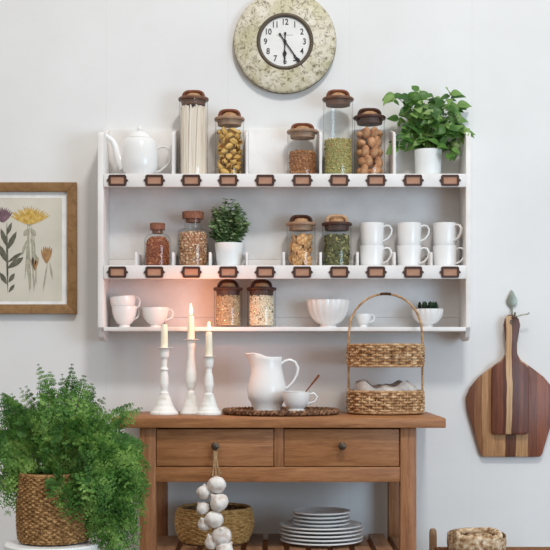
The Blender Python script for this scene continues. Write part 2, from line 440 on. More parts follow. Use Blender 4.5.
# top row
t, r, H = jar(193.5, 29, B1, 101, 91.5, 'tall slim glass jar of pale dry goods beside the white teapot', 'lid', 'handle')
mb = MB()                                            # pale strands packed upright
for i in range(170):
    a = 0; rr = (r-.005)*(.86+.12*rnd.random()); a = rnd.uniform(0, 2*PI) if i > 80 else 2*PI*i/81
    x0, y0 = rr*math.cos(a), rr*math.sin(a); a2 = a+rnd.uniform(-.2,.2)
    mb.tube([(x0,y0,.004), (rr*math.cos(a2), rr*math.sin(a2), H-.028+rnd.uniform(-.008,.008))], .0024, 5)
mb.lathe([(0,.004),(r-.0085,.004),(r-.0085,H-.04),(0,H-.036)], 24)
o = mb.build('pale_strands', island('pale_pasta', [(0,(224,204,184)),(.5,(234,220,204)),(1,(242,232,220))], .6, .2))
o.location = (X(193.5,YJ), YJ, B1+.0022); tag(o, 'pale cream strands packed upright in the tall jar beside the teapot', 'dry food', None, 'stuff')

t, r, H = jar(229.5, 29, B1, 121, 110.5, 'glass jar of yellow pasta pieces, cork-centred lid, top shelf', 'lid_tan', 'handle')
mb = MB()                                            # curled pasta shell
L = 11; vs = []; fs = []
for j in range(L+1):
    u = j/L
    for i in range(9):
        a = -2.2+4.4*i/8; rr = .0085*math.sin(PI*(.12+.76*u))*(1+.10*math.cos(i*PI))
        vs.append((rr*math.cos(a), rr*math.sin(a), (u-.5)*.026))
for j in range(L):
    for i in range(8): fs.append((j*9+i, j*9+i+1, (j+1)*9+i+1, (j+1)*9+i))
mb.add(vs, fs)
shell = mb.build('pasta_shell', island('golden_pasta', [(0,(206,156,72)),(1,(232,192,114))], .5, .3), None, 0, 60)
m = shell.modifiers.new('thick', 'SOLIDIFY'); m.thickness = .0012
pos = []
for j in range(9):
    for i in range(6):
        a = 2*PI*(i+.5*(j%2))/6; pos.append(((r-.0185)*math.cos(a), (r-.0185)*math.sin(a), .017+j*.0158))
pos += [(0,0,.016+k*.026) for k in range(6)]
for k, p in enumerate(pos):
    o = shell if k == 0 else shell.copy()
    if k: COL.objects.link(o)
    o.location = (X(229.5,YJ)+p[0], YJ+p[1], B1+p[2]+.001); o.rotation_euler = (rnd.uniform(0,6), rnd.uniform(0,6), rnd.uniform(0,6)); 
    o.scale = (1.12,)*3
    tag(o, 'golden pasta shell heaped in the jar on the top shelf', 'pasta', 'pasta shells in the glass jar')

t, r, H = jar(302.5, 30, B1, 133.5, 124.5, 'shortest glass jar on the top shelf, half full of brown pieces', 'lid_tan', 'handle')
fill('brown_spice', 'brown dried pieces half filling the shortest top-shelf jar', 'dry food', 302.5, B1, r-.002, .078, .0066, island('brown_bits', [(0,(118,70,38)),(.5,(162,108,66)),(1,(196,146,98))], .6), (1,.7,.5), None, 1, 3)
t, r, H = jar(338, 30, B1, 101, 91, 'tallest glass jar, half full of green and tan seeds, top shelf', 'lid', 'handle')
fill('green_seeds', 'green and tan seeds half filling the tall jar on the top shelf', 'seeds', 338, B1, r-.002, .116, .0055, island('green_seed', [(0,(112,118,62)),(.35,(160,158,98)),(.65,(200,182,122)),(1,(172,120,70))], .6), (1,.7,.6), None, 1, 4)
t, r, H = jar(369.5, 31, B1, 119.5, 109.5, 'dark-lidded glass jar of large brown nuts beside the basil', 'lid_dark', 'handle_dark')
mb = MB(); mb.blob((0,0,0), (.0105,.0085,.0155), (0,0,0), 14, 9, lambda th, ph: 1+.05*math.cos(5*th)*math.cos(ph))
nut = mb.build('nut', mnoise('nut_brown', [(.3,(146,90,56)),(.5,(190,134,92)),(.7,(218,172,130))], 60, .55, .3, 3, .3), None, 0, 80)
pos = []
for j in range(5):
    for i in range(6):
        a = 2*PI*(i+.5*(j%2)+.2*math.sin(j*5+i*3))/6; pos.append(((r-.0205)*math.cos(a), (r-.0205)*math.sin(a), .021+j*.0292, a))
pos += [(0,0,.018+k*.04, 0) for k in range(3)]
for k, p in enumerate(pos):
    o = nut if k == 0 else nut.copy()
    if k: COL.objects.link(o)
    o.scale = (1.32,1.5,1.36); o.location = (X(369.5,YJ)+p[0], YJ+p[1], B1+p[2]+.001)
    o.rotation_euler = (rnd.uniform(-.7,.7), rnd.uniform(-.35,.35), p[3]+PI/2) if k % 3 else (PI/2*.85, 0, p[3])
    tag(o, 'large brown nut packed in the dark-lidded jar beside the basil', 'nut', 'nuts in the dark-lidded jar')

# middle row
def bottle(px, w, ysh, yneck, ycork, neckw, label, roundsh):
    r = w*.5*sJ; x = X(px, YJ); t = thing('corked_bottle', label, 'bottle', (x, YJ, B2+EPS))
    zs = Z(ysh, YJ)-B2; zn = Z(yneck, YJ)-B2; rn = neckw*.5*sJ; zc = Z(ycork, YJ)-B2
    prof = [(0,0),(r*.9,0),(r*.98,.003),(r,.009)]
    for i in range(9):
        a = PI/2*i/8
        prof.append((rn+(r-rn)*math.cos(a), zs-roundsh*(1-math.sin(a))))
    prof += [(rn,zs+.003),(rn,zn-.003),(rn*1.14,zn-.002),(rn*1.14,zn),(rn*.95,zn)]
    mb = MB(); mb.lathe(prof, 40); mb.build('glass_body', M['glass'], t)
    mb = MB(); mb.lathe([(0,zn-.01),(rn*.86,zn-.01),(rn*.9,zn+.0005),(rn*1.25,zn+.001),(rn*1.28,zc-.002),(rn*1.2,zc),(0,zc)], 24)
    mb.build('stopper', mnoise('stopper_cork', [(.3,(120,76,58)),(.7,(156,108,86))], 120, .7, .2), t)
    return r
r = bottle(157.5, 26, 234, 230.5, 223.5, 12, 'small round-shouldered corked bottle of red-brown spice', .022)
fill('red_spice', 'red-brown spice filling the small corked bottle', 'spice', 157.5, B2, r-.002, .092, .0055, island('red_spice', [(0,(104,48,30)),(.5,(158,84,52)),(1,(204,136,92))], .6), (1,.8,.6), None, 1, 5, lambda z: 1 if z < .074 else math.sqrt(max(.1, 1-((z-.074)/.024)**2)))
r = bottle(193, 30.5, 229, 219.5, 212, 17, 'wide corked bottle of mixed beans beside the potted herb', .012)
fill('mixed_beans', 'mixed tan and brown beans in the wide corked bottle', 'beans', 193, B2, r-.002, .106, .0066, island('mixed_beans', [(0,(112,56,38)),(.3,(182,128,88)),(.6,(238,216,184)),(.8,(150,106,78)),(1,(214,166,118))], .5), (1,.75,.65), None, 1, 6)
t, r, H = jar(301, 29, B2, 225.8, 216.3, 'glass jar of dried orange slices, leather-handled lid', 'lid_tan', 'handle_dark')
slices = []
for k in range(20):
    if k == 0:
        mb = MB(); n = 20
        vs = [(0,0,.0012),(0,0,-.0012)]
        for z in (.0014,-.0014):
            for i in range(n):
                a = 2*PI*i/n; vs.append((.017*math.cos(a), .017*math.sin(a), z+.0035*math.sin(2*a)))
        fs = []
        for i in range(n):
            j = (i+1) % n; fs += [(0,2+i,2+j),(1,2+n+j,2+n+i),(2+i,2+n+i,2+n+j,2+j)]
        mb.add(vs, fs)
        sl = mb.build('dried_slice', mnoise('dried_orange', [(.35,(176,112,60)),(.52,(212,158,100)),(.68,(238,206,160))], 120, .6, .3, 3, .2), None, 0, 60)
        o = sl
    else:
        o = sl.copy(); COL.objects.link(o)
    j, i = divmod(k, 5); a = 2*PI*i/5 + j*.6 + .5
    q = (r-.019)*1.0
    o.location = (X(301,YJ)+q*math.cos(a), YJ+q*math.sin(a), B2+.022+j*.0225)
    o.rotation_euler = (PI/2+rnd.uniform(-.35,.35), rnd.uniform(-.3,.3), a+PI/2+rnd.uniform(-.4,.4)); o.scale = (.98,1.12,1)
    tag(o, 'dried orange slice leaning inside the leather-handled jar', 'dried fruit', 'dried slices in the jar')
t, r, H = jar(336.8, 29, B2, 225.8, 216, 'glass jar of dark green dried herbs, pale wooden lid handle', 'lid_dark', 'handle_light')
fill('dried_herbs', 'dark green dried leaves in the jar with pale handle', 'herbs', 336.8, B2, r-.002, .098, .0070, island('dried_leaf', [(0,(62,62,38)),(.5,(108,106,64)),(1,(172,166,110))], .7), (1.1,.8,.25), None, 1, 8)
# bottom row
t, r, H = jar(228, 28, B3, 290.5, 280.3, 'left of the two dark-lidded jars on the bottom shelf, grey-brown grains', 'lid_dark', 'handle_dark', 'high')
fill('grain_mix', 'grey-brown grain mix in the left bottom-shelf jar', 'grains', 228, B3, r-.004, .096, .0048, island('grain_mix', [(0,(120,92,66)),(.3,(186,158,122)),(.6,(160,150,122)),(.85,(226,206,176)),(1,(98,72,54))], .6), (1,.7,.6), None, 1, 9)
t, r, H = jar(261.5, 28.5, B3, 290.5, 280.3, 'right of the two dark-lidded jars on the bottom shelf, creamy flecked mix', 'lid_dark', 'handle_dark', 'high')
fill('flecked_beans', 'cream and black flecked beans in the right bottom-shelf jar', 'beans', 261.5, B3, r-.004, .096, .0056, island('flecked_beans', [(0,(70,52,44)),(.10,(120,92,70)),(.16,(222,196,160)),(.4,(236,222,196)),(.8,(244,236,220)),(1,(206,176,134))], .5), (1,.7,.6), None, 1, 10)

# ------------------------------------------------------------------ china on the shelf
def arc_handle(mb, x0, z0, x1, z1, bulge, r, n=14, flat=1.4, up=.3):
    pts = []
    for i in range(n+1):
        t = i/n; q = math.sin(PI*t)
        pts.append((x0+(x1-x0)*t+bulge*q**.8, 0, z0+(z1-z0)*t+up*bulge*math.sin(PI*t)*(1-t)))
    mb.tube(pts, r, 8, False, flat)

YT = -.08
tp = thing('teapot', 'white china teapot with slender spout at left end of top shelf', 'teapot', (X(139.8, YT), YT, B1+EPS))
k = S(YT); zz = lambda y: Z(y, YT)-B1
mb = MB(); mb.lathe([(0,.004),(.030,.004),(.031,0),(.036,0),(.040,.006),(.052,zz(172)),(.0575,zz(166)),(.0585,zz(160)),(.0575,zz(153)),(.0545,zz(146)),(.050,zz(141.5)),(.045,zz(139.6)),(.036,zz(139)),(.034,zz(140)),(.046,zz(150)),(.046,.02),(0,.01)], 44)
mb.build('body', M['china'], tp)
mb = MB(); mb.lathe([(0,zz(139)),(.035,zz(139.2)),(.0365,zz(138.4)),(.034,zz(136.5)),(.026,zz(133.5)),(.014,zz(131.8)),(.005,zz(131)),(0,zz(131))], 36)
ld = mb.build('lid', M['china'], tp)
mb = MB(); mb.blob((0,0,zz(129)), (.008,.008,.0085), (0,0,0), 14, 8); mb.build('knob', M['china'], ld)
mb = MB()
pts = [(-.048,0,zz(168)),(-.062,0,zz(162)),(-.071,0,zz(154)),(-.078,0,zz(146.5)),(-.087,0,zz(141)),(-.100,0,zz(137.5)),(-.110,0,zz(136))]
pts = [(x*.98, y, z) for x, y, z in pts]
mb.tube(pts, [.019,.016,.0125,.010,.0082,.0072,.0068], 14); mb.build('spout', M['china'], tp)
mb = MB()
mb.tube([(.050,0,zz(150)),(.064,0,zz(147.2)),(.080,0,zz(147)),(.093,0,zz(150.5)),(.098,0,zz(157)),(.093,0,zz(163)),(.080,0,zz(167)),(.064,0,zz(171)),(.050,0,zz(172.5))], .0034, 8, False, 1.5)
mb.build('handle', M['china'], tp)

YM = -.07
mug = thing('mug', 'white', 'mug', (0,0,0), 0, 'stacked white mugs')
r = 12.2*S(YM); h = .0705
mb = MB(); mb.lathe([(0,.004),(r*.78,.004),(r*.8,0),(r*.88,0),(r*.92,.005),(r*.95,.02),(r,h-.002),(r*.99,h),(r*.94,h),(r*.89,.02),(r*.84,.008),(0,.006)], 40); mb.build('body', M['china'], mug)
mb = MB(); a0 = r*.93
pts = [(a0,0,h*.84),(a0+.010,0,h*.90),(a0+.020,0,h*.86),(a0+.0265,0,h*.70),(a0+.024,0,h*.50),(a0+.014,0,h*.30),(a0-.001,0,h*.20)]
mb.tube(pts, .0036, 8, False, 1.6); mb.build('handle', M['china'], mug)
spots = [(372, 'left', 0.1), (409.3, 'middle', .05), (445, 'right', 0)]
first = True
for px, nm, rz in spots:
    for lvl in (0, 1):
        lb = 'white mug, %s of the %s stack of two on the middle shelf' % (('lower', 'upper')[lvl], nm)
        loc = (X(px, YM), YM, B2+EPS+lvl*(h+.0004)); rot = -.25 if lvl == 0 else -.1
        if nm == 'right' and lvl == 1: rot = -.75
        if first:
            mug.location = loc; mug.rotation_euler = (0,0,rot); mug['label'] = lb; first = False
        else: dup(mug, loc, lb, rot)

def cup(name, label, px, Y, zb_, rtop, h, foot, handle=True, rz=0, tilt=0, cat='cup', flute=0, group=None, hb=.017):
    t = thing(name, label, cat, (X(px, Y), Y, zb_+EPS), rz, group)
    t.rotation_euler = (0, tilt, rz)
    mod = (lambda a, z: 1+flute*(abs(math.cos(a*9))-.5)*min(1, max(0, (z-.006)/.02))) if flute else None
    prof = [(0,.003),(foot*.85,.003),(foot*.9,0),(foot,0),(foot*1.0,.004),(foot*.86,.008)]
    for i in range(1, 9):
        u = i/8; prof.append((foot*.86+(rtop-foot*.86)*math.sin(u*PI/2)**.85, .008+(h-.008)*(1-math.cos(u*PI/2))*.55+(h-.008)*u*.45))
    prof += [(rtop*1.03, h+.0008), (rtop*.97, h+.0008)]
    for i in range(7, 0, -1):
        u = i/8; prof.append(((foot*.86+(rtop-foot*.86)*math.sin(u*PI/2)**.85)-.003, .011+(h-.008)*(1-math.cos(u*PI/2))*.55+(h-.008)*u*.45))
    prof.append((0,.012))
    mb = MB(); mb.lathe(prof, 72 if flute else 40, mod); mb.build('body', M['china'], t)
    if handle:
        mb = MB(); a0 = rtop*.9
        mb.tube([(a0,0,h*.86),(a0+hb*.6,0,h*.92),(a0+hb,0,h*.74),(a0+hb*.75,0,h*.5),(a0-.006,0,h*.36)], .003, 8, False, 1.4)
        mb.build('handle', M['china'], t)
    return t
YC = -.08
cup('teacup', 'white china cup, lower of the stacked pair on bottom shelf', 124.5, YC, B3, .0395, .066, .018, True, .5, hb=.012)
cup('teacup', 'white china cup tipped slightly, stacked inside the lower cup', 124, YC, B3+.0305, .0405, .066, .018, True, -.05, -.07, hb=.018)
cup('teacup', 'wide white china cup standing alone on bottom shelf near the candles', 155.5, YC, B3, .0415, .062, .018, True, .1, hb=.018)
cup('fluted_bowl', 'large fluted white footed bowl in the middle of bottom shelf', 328.3, YC, B3, .066, .086, .027, False, 0, 0, 'bowl', .05)
cup('creamer', 'small white cup seen behind the basket hoop, bottom shelf', 363.5, YC, B3, .024, .042, .013, True, 0, hb=.013)

# ------------------------------------------------------------------ potted plants on the shelf
def pot(parent, rt, rb, h, name='pot', mat='matte_white'):
    mb = MB(); mb.lathe([(0,.0),(rb,0),(rb*1.02,.003),(rt,h-.002),(rt*.99,h),(rt*.93,h),(rt*.92,h-.012),(0,h-.012)], 40)
    mb.build(name, M[mat], parent)
    mb = MB(); mb.lathe([(0,h-.0115),(rt*.90,h-.0115),(rt*.5,h-.007),(0,h-.006)], 20); mb.build('soil', M['soil'], parent)
YB = -.08
bs = thing('potted_basil', 'leafy green basil in a white pot on right end of top shelf', 'plant', (X(428, YB), YB, B1+EPS))
hp = Z(150.5, YB)-B1; pot(bs, 13.8*S(YB), 12.2*S(YB), hp)
rg = random.Random(21); st = MB(); fo = MB()
tips = [(393,97),(400,112),(408,98),(418,93),(426,100),(436,97),(446,108),(450,95),(459,102),(459,122),(461,131),(455,118),(445,128),(432,115),(420,118),(410,125),(403,130),(399,142),(415,140),(440,140),(452,140),(449,152),(428,108),(437,130),(424,132),(457,134),(412,110),(442,102)]
for i, (px, py) in enumerate(tips):
    yy = rg.uniform(-.055, .05)
    tip = Vector((X(px,YB)-X(428,YB), yy, Z(py,YB)-B1)); b0 = Vector((rg.uniform(-.02,.02), rg.uniform(-.02,.02), hp-.01))
    mid = b0.lerp(tip, .5)+Vector((-tip.x*.15, 0, .02))
    st.tube([b0, b0.lerp(mid,.5)+Vector((0,0,.003)), mid, mid.lerp(tip,.5)+Vector((0,0,.003)), tip], [.0016,.0016,.0014,.0012,.001], 6)
    out = Vector((tip.x, tip.y-.03, .01)).normalized()
    for kk in range(7):
        a = rg.uniform(0, 6.28)
        d = Vector((math.cos(a), math.sin(a)*.5-.1, rg.uniform(-.7,.35))) + out*.3
        Ls = rg.uniform(.030,.048) if kk < 5 else rg.uniform(.018,.026)
        fo.leaf(tip+Vector((rg.uniform(-.004,.004),rg.uniform(-.004,.004),-kk*.004)), d, (rg.uniform(-.4,.4),-1,rg.uniform(.3,1)), Ls, Ls*rg.uniform(.62,.78), .28, rg.uniform(.15,.5), 6)
    if True:
        for kk in range(4):
            d = Vector((rg.uniform(-1,1), rg.uniform(-1,.4), rg.uniform(-.5,.4)))
            fo.leaf(mid.lerp(tip, kk*.22), d, (0,-1,.6), rg.uniform(.03,.045), rg.uniform(.020,.030), .3, .3, 6)
st.build('stems', M['fern_stem'], bs); fo.build('foliage', M['basil'], bs, 0, 80)

hb = thing('potted_herb', 'bushy small-leaved herb in a white pot on the middle shelf', 'plant', (X(229, YB), YB, B2+EPS))
hp = Z(243.5, YB)-B2; pot(hb, 14.3*S(YB), 11.6*S(YB), hp)
rg = random.Random(5); st = MB(); fo = MB()
for i in range(52):
    px = rg.uniform(210, 248); c = 1-abs(px-231)/22
    py = 199+ (1-c)*18 + rg.uniform(-2,22)
    if i < 8: px, py = [(228,203),(233,199),(238,206),(243,212),(222,207),(214,210),(212,222),(247,225)][i]
    tip = Vector((X(px,YB)-X(229,YB), rg.uniform(-.04,.035), Z(py,YB)-B2)); b0 = Vector((rg.uniform(-.025,.025), rg.uniform(-.025,.025), hp-.008))
    P = [b0, b0.lerp(tip,.35)+Vector((tip.x*.15,0,.004)), b0.lerp(tip,.7)+Vector((tip.x*.1,0,.004)), tip]
    st.tube(P, [.0012,.0011,.001,.0007], 5)
    for q in range(17):
        t = .12+.88*q/16; s_ = t*3; a = min(2, int(s_)); p = P[a].lerp(P[a+1], s_-a)
        for w in (0, PI):
            ang = q*1.6+w+rg.uniform(-.4,.4)
            Ls = rg.uniform(.010,.016)
            fo.leaf(p, (math.cos(ang), math.sin(ang), rg.uniform(-.1,.7)), (0,-.8,.8), Ls, Ls*.68, .2, .2, 3)
st.build('stems', M['fern_stem'], hb); fo.build('foliage', M['herb'], hb, 0, 80)

sb = cup('potted_succulent', 'fluted white footed bowl planted with dark succulent, bottom shelf right', 427.5, YC, B3, .049, .057, .018, False, 0, 0, 'plant', .05)
rg = random.Random(3); fo = MB()
for q in range(9):
    cx_, cy_ = rg.uniform(-.024,.026), rg.uniform(-.028,.02)
    for i in range(16):
        a = i*2.4; el = .15+i*.075
        fo.leaf((cx_, cy_, .050+.001*i), (math.cos(a)*math.cos(el), math.sin(a)*math.cos(el), math.sin(el)), (0,0,1), .017, .009, .5, -.2, 4)
fo.build('foliage', M['succulent'], sb, 0, 80)
mb = MB(); mb.lathe([(0,.043),(.040,.043),(.03,.049),(0,.050)], 20); mb.build('soil', M['soil'], sb)

# ------------------------------------------------------------------ wall clock
YK = -.03; ck = thing('wall_clock', 'round wall clock with cream floral rim and white dial', 'clock', (X(285, YK), 0, Z(41.3, YK)))
RY = Matrix.Rotation(PI/2, 4, 'X')   # lathe axis z -> -y
R = 51.3*S(YK); rf = 26.4*S(YK)
mb = MB(); mb.lathe([(0,0),(R*.97,0),(R,.004),(R,.022),(R*.985,.027),(R*.95,.030),(rf*1.02,.0305),(rf*1.02,.024),(0,.024)], 96, None, 0, 0, RY); rim = mb.build('rim', M['clock_rim'], ck)
mb = MB(); mb.lathe([(R*.992,.0225),(R*1.004,.021),(R*1.006,.016),(R*1.004,.011),(R*.992,.0105)], 96, None, 0, 0, RY); mb.build('edge_band', M['clock_ring'], ck)
zf = .6*S(YK)
mb = MB(); mb.lathe([(0,.0242),(rf*1.0,.0242),(rf*1.0,.0250),(0,.0250)], 64, None, 0, 0, RY); dial = mb.build('dial', M['dial'], ck)
mb = MB(); mb.lathe([(rf*.93,.0252),(rf*.95,.0315),(rf*1.0,.0335),(rf*1.06,.0325),(rf*1.08,.0307),(rf*1.0,.0300)], 80, None, 0, 0, RY); mb.build('dial_ring', M['clock_ring'], ck)
for n in range(1, 13):
    cu = bpy.data.curves.new('numeral', 'FONT'); cu.body = str(n); cu.size = .0265; cu.offset = .0006; cu.align_x = 'CENTER'; cu.align_y = 'CENTER'; cu.extrude = .0002
    to = bpy.data.objects.new('numeral_source', cu); COL.objects.link(to); bpy.context.view_layer.update()
    me = bpy.data.meshes.new_from_object(to); bpy.data.objects.remove(to); me.materials.append(M['numeral_ink'])
    o = bpy.data.objects.new('numeral', me); COL.objects.link(o); o.parent = dial
    a = 2*PI*n/12; o.location = (rf*.74*math.sin(a), -.0253, rf*.74*math.cos(a)); o.rotation_euler = (PI/2, 0, 0)
    o.scale = (.85, 1, 1)
mb = MB(); mb.box(-.026, .026, -.0254, -.0250, .0205, .0216); mb.build('dial_line', M['grey_mark'], dial)
def hand(name, ang, L, w, tail, y, spade):
    P = [(-.0017,-tail),(.0017,-tail),(.0018,L*spade-.010),(w,L*spade),(.0020,L*spade+.014),(.0009,L),(-.0009,L),(-.0020,L*spade+.014),(-w,L*spade),(-.0018,L*spade-.010)]
    mb = MB(); mb.prism(P, y-.0012, y)
    for i in range(1):
        mb.lathe([(0,0),(.0038,0),(.0038,.0012),(0,.0012)], 16, None, 0, 0, Matrix.Translation((0, y, -tail)) @ RY)
    o = mb.build(name, M['black'], ck); o.rotation_euler = (0, ang, 0)
hand('hour_hand', math.radians(181.5), .072, .0066, .026, -.0275, .52)
hand('minute_hand', math.radians(145), .102, .0060, .028, -.0295, .70)
mb = MB(); mb.lathe([(0,.025),(.005,.025),(.005,.0318),(0,.0322)], 16, None, 0, 0, RY); mb.build('hub', M['black'], ck)

# ------------------------------------------------------------------ framed botanical print
YP = -.022; fx1 = X(76.4, YP); fz0, fz1 = Z(313.6, YP), Z(182.2, YP); fw = 9.3*S(YP); fx0 = fx1-.50
pc = thing('framed_print', 'framed botanical print with yellow fan-shaped flower on left wall', 'picture', ((fx0+fx1)/2, 0, fz0))
W = (fx1-fx0)/2; Hh = fz1-fz0
for poly in ([(-W,0),(W,0),(W-fw,fw),(-W+fw,fw)], [(-W,Hh),(-W+fw,Hh-fw),(W-fw,Hh-fw),(W,Hh)]):
    mb = MB(); mb.prism(poly, YP, -.001); mb.build('frame_rail', M['oak'], pc, .0012)
for poly in ([(-W,0),(-W+fw,fw),(-W+fw,Hh-fw),(-W,Hh)], [(W,0),(W,Hh),(W-fw,Hh-fw),(W-fw,fw)]):
    mb = MB(); mb.prism(poly, YP, -.001); mb.build('frame_rail', M['oak'], pc, .0012)
mb = MB(); mb.box(-W+fw, W-fw, -.010, -.002, fw, Hh-fw); mb.build('mat_board', M['mat'], pc)
mg = 5.8*S(YP); mb = MB(); mb.box(-W+fw+mg, W-fw-mg, -.0108, -.0101, fw+3.5*S(YP), Hh-fw-5.8*S(YP)); pr = mb.build('paper_print', M['paper'], pc)
ox = (fx0+fx1)/2
def PX(px): return X(px, YP)-ox
def PZ(py): return Z(py, YP)-fz0
def flatleaf(mb, px0, py0, px1, py1, w, y=-.0112, taper=.35):
    a = Vector((PX(px0), PZ(py0))); b = Vector((PX(px1), PZ(py1))); d = b-a; nrm = Vector((-d.y, d.x)).normalized()*w*S(YP)*.5
    pts = []
    for t, q in ((0,.12),(.25,.7),(.5,1),(.75,.75),(1,.05)): pts.append(a+d*t+nrm*q)
    for t, q in ((.98,-.05),(.75,-.75),(.5,-1),(.25,-.7),(0,-.12)): pts.append(a+d*t+(-nrm)*(-q))
    y -= .00002*(len(mb.f) % 40)
    mb.add([(p.x, y, p.y) for p in pts], [tuple(range(len(pts)))])
def fanflower(ppx, ppy, mat, half, L, n, w, droop=.42):
    mb = MB()
    for i in range(n):
        dx = half*(-1+2*i/(n-1)); l = L*(.88+.14*((i*37) % 10)/10)
        flatleaf(mb, ppx+dx*.12, ppy, ppx+dx, ppy-l+abs(dx)*droop, w)
    mb.build('printed_flower', M[mat], pr, 0, 38, True)
fanflower(29, 224, 'ink_yellow', 21, 21, 21, 2.3)
fanflower(29, 226, 'ink_grey', 4, 8, 5, 2.2)
fanflower(2, 222, 'ink_purple', 10, 17, 11, 2.4)
fanflower(46, 263, 'ink_brown', 5.5, 19, 6, 3.2); fanflower(34, 270, 'ink_brown', 4, 15, 5, 2.6)
fanflower(-50, 222, 'ink_yellow', 20, 20, 15, 2.6)
mb = MB()
for q in [(27,224,29,294,3.2),(31,226,33,290,2.2),(29,226,24,280,2),(33,232,36,285,2),(26,246,30,290,4),(47,262,42,293,1.8),(36,268,33,292,1.4),(49,262,52,280,2.5),(26,240,21,256,3),(32,250,38,262,3),(28,228,23,236,5),(30,228,35,236,5),(30,238,34,246,4)]: flatleaf(mb, *q)
mb.build('printed_stem', M['ink_grey'], pr, 0, 38, True)
mb = MB()
for q in [(6,222,7,294,2.2),(6,250,16,231,5.5),(6,246,0,228,5),(7,268,23,257,6.5),(7,262,22,252,4),(6,262,-2,244,6),(8,282,14,273,4.5),(6,284,-1,272,5),(8,292,14,284,3.5),(6,235,11,222,4),(-40,230,-44,292,2.4),(-42,262,-28,246,7),(-44,270,-58,250,7)]: flatleaf(mb, *q)
mb.build('printed_leaf', M['ink_leaf'], pr, 0, 38, True)

# ------------------------------------------------------------------ cutting boards on a leaf hook
def smooth_poly(pts, it=2):
    for _ in range(it):
        out = []
        for i in range(len(pts)):
            a, b = pts[i], pts[(i+1) % len(pts)]
            out += [(a[0]*.75+b[0]*.25, a[1]*.75+b[1]*.25), (a[0]*.25+b[0]*.75, a[1]*.25+b[1]*.75)]
        pts = out
    return pts
YH = -.03
hk = thing('wall_hook', 'grey-green metal wall hook with a leaf-shaped top above the cutting boards', 'hook', (X(511.5, 0), 0, Z(312, 0)))
k = S(-.01)
mb = MB(); mb.prism(smooth_poly([(0,5*k),(4*k,6*k),(5.8*k,11*k),(3*k,17*k),(.3*k,22*k),(-.3*k,22*k),(-3*k,17*k),(-5.8*k,11*k),(-4*k,6*k)], 2), -.008, -.003); mb.build('leaf_plate', M['pewter'], hk, .0012)
mb = MB(); mb.tube([(0,-.005,8*k),(0,-.008,2*k),(0,-.012,-4*k),(0,-.03,-7*k),(0,-.052,-5*k),(0,-.058,-1*k)], .0032, 8); mb.build('hook_stem', M['pewter'], hk)
mb = MB(); mb.tube([(.004,-.046,-5*k),(.025,-.047,-3.2*k),(.043,-.047,-2.6*k),(.047,-.047,-1.2*k)], .0024, 8); mb.build('side_peg', M['pewter'], hk)
def board(name, label, poly, y0, y1, mat, origin_px, hole):
    ox_, oz_ = X(origin_px[0], y0), Z(origin_px[1], y0)
    P = [(X(a, y0)-ox_, Z(b, y0)-oz_) for a, b in poly]
    t = thing(name, label, 'cutting board', (ox_, 0, oz_))
    mb = MB(); mb.prism(P, y0, y1); mb.build('board', mat, t, .0035, 38)
    mb = MB(); cx_, cz_ = X(hole[0], y0)-ox_, Z(hole[1], y0)-oz_
    mb.lathe([(.0035,-.001),(.0075,-.001),(.0075,.0012),(.0035,.0012),(.0035,-.001)], 20, None, 0, 0, Matrix.Translation((cx_, y0, cz_)) @ RY)
    mb.build('hanging_eyelet', M['dark_metal'], t)
    return t
big = [(506.5,317),(509,314.5),(514,314.5),(517,317),(518,323),(516,340),(516.5,352),(521,360),(531,367),(544,377),(553,388),(557.5,398),(556,410),(549,432),(542.5,454),(540,457),(483.5,457),(480.5,454),(474,432),(467.5,410),(465.8,398),(470,388),(479,377),(492,367),(502,360),(506.5,352),(507.5,340),(505.5,323)]
m_big = striped_board('acacia_staves', [(0,(126,78,54)),(.12,(152,104,70)),(.20,(196,148,104)),(.45,(112,70,50)),(.57,(204,158,112)),(.70,(132,80,58)),(.80,(152,90,64)),(.92,(122,74,54))], 46*S(-.02))
board('large_cutting_board', 'wide striped wooden cutting board with angled sides, hanging behind the smaller one', big, -.02, -.004, m_big, (511.5, 457), (511.5, 322))
small = [(505.3,319),(507.5,316),(516.5,316),(519,319),(520.5,325),(517,344),(517.5,354),(520,361),(524,363.5),(529,368),(529.3,431),(527,434.5),(494,434.5),(491.8,431),(492,368),(497,363.5),(503,361),(506,354),(506.5,344),(504,325)]
m_small = striped_board('walnut_staves', [(0,(116,68,50)),(.19,(132,80,58)),(.34,(108,62,46)),(.43,(216,176,132)),(.585,(104,60,46)),(.78,(128,78,58)),(.9,(112,66,50))], 19*S(-.038))
board('small_cutting_board', 'small dark-brown paddle cutting board with a pale centre stripe', small, -.038, -.022, m_small, (510.5, 434.5), (512, 322))

# ------------------------------------------------------------------ console table
TT = .80
tb = thing('console_table', 'brown pine console table with two drawers and slatted lower shelf', 'table', (0,0,0))
YTF = -.47
mb = MB(); mb.box(X(111, YTF), X(446, YTF), YTF, -.02, TT-.028, TT); mb.build('tabletop', M['pine_x'], tb, .003)
lx0, lx1 = X(139.5, -.45), X(416.5, -.45); lw = .046
for x0 in (lx0, lx1-lw):
    for y0 in (-.45, -.086):
        mb = MB(); mb.box(x0, x0+lw, y0, y0+.046, 0, TT-.0285); mb.build('leg', M['pine_z'], tb, .003)
za = Z(482, -.446)
zd0, zd1 = Z(466.5, -.446), Z(428.8, -.446)
mb = MB(); mb.box(lx0+lw, lx1-lw, -.446, -.426, za, zd0-.0015); mb.build('front_rail', M['pine_x'], tb, .0015)
mb = MB(); mb.box(X(274.2,-.446), X(283.6,-.446), -.446, -.426, zd0-.001, TT-.0285); mb.build('drawer_divider', M['pine_z'], tb, .0015)
for x0 in (lx0+.010, lx1-.030):
    mb = MB(); mb.box(x0, x0+.020, -.404, -.086, za, TT-.0285); mb.build('side_apron', M['pine_y'], tb, .001)
mb = MB(); mb.box(lx0+lw, lx1-lw, -.070, -.050, za, TT-.0285); mb.build('back_apron', M['pine_x'], tb, .001)
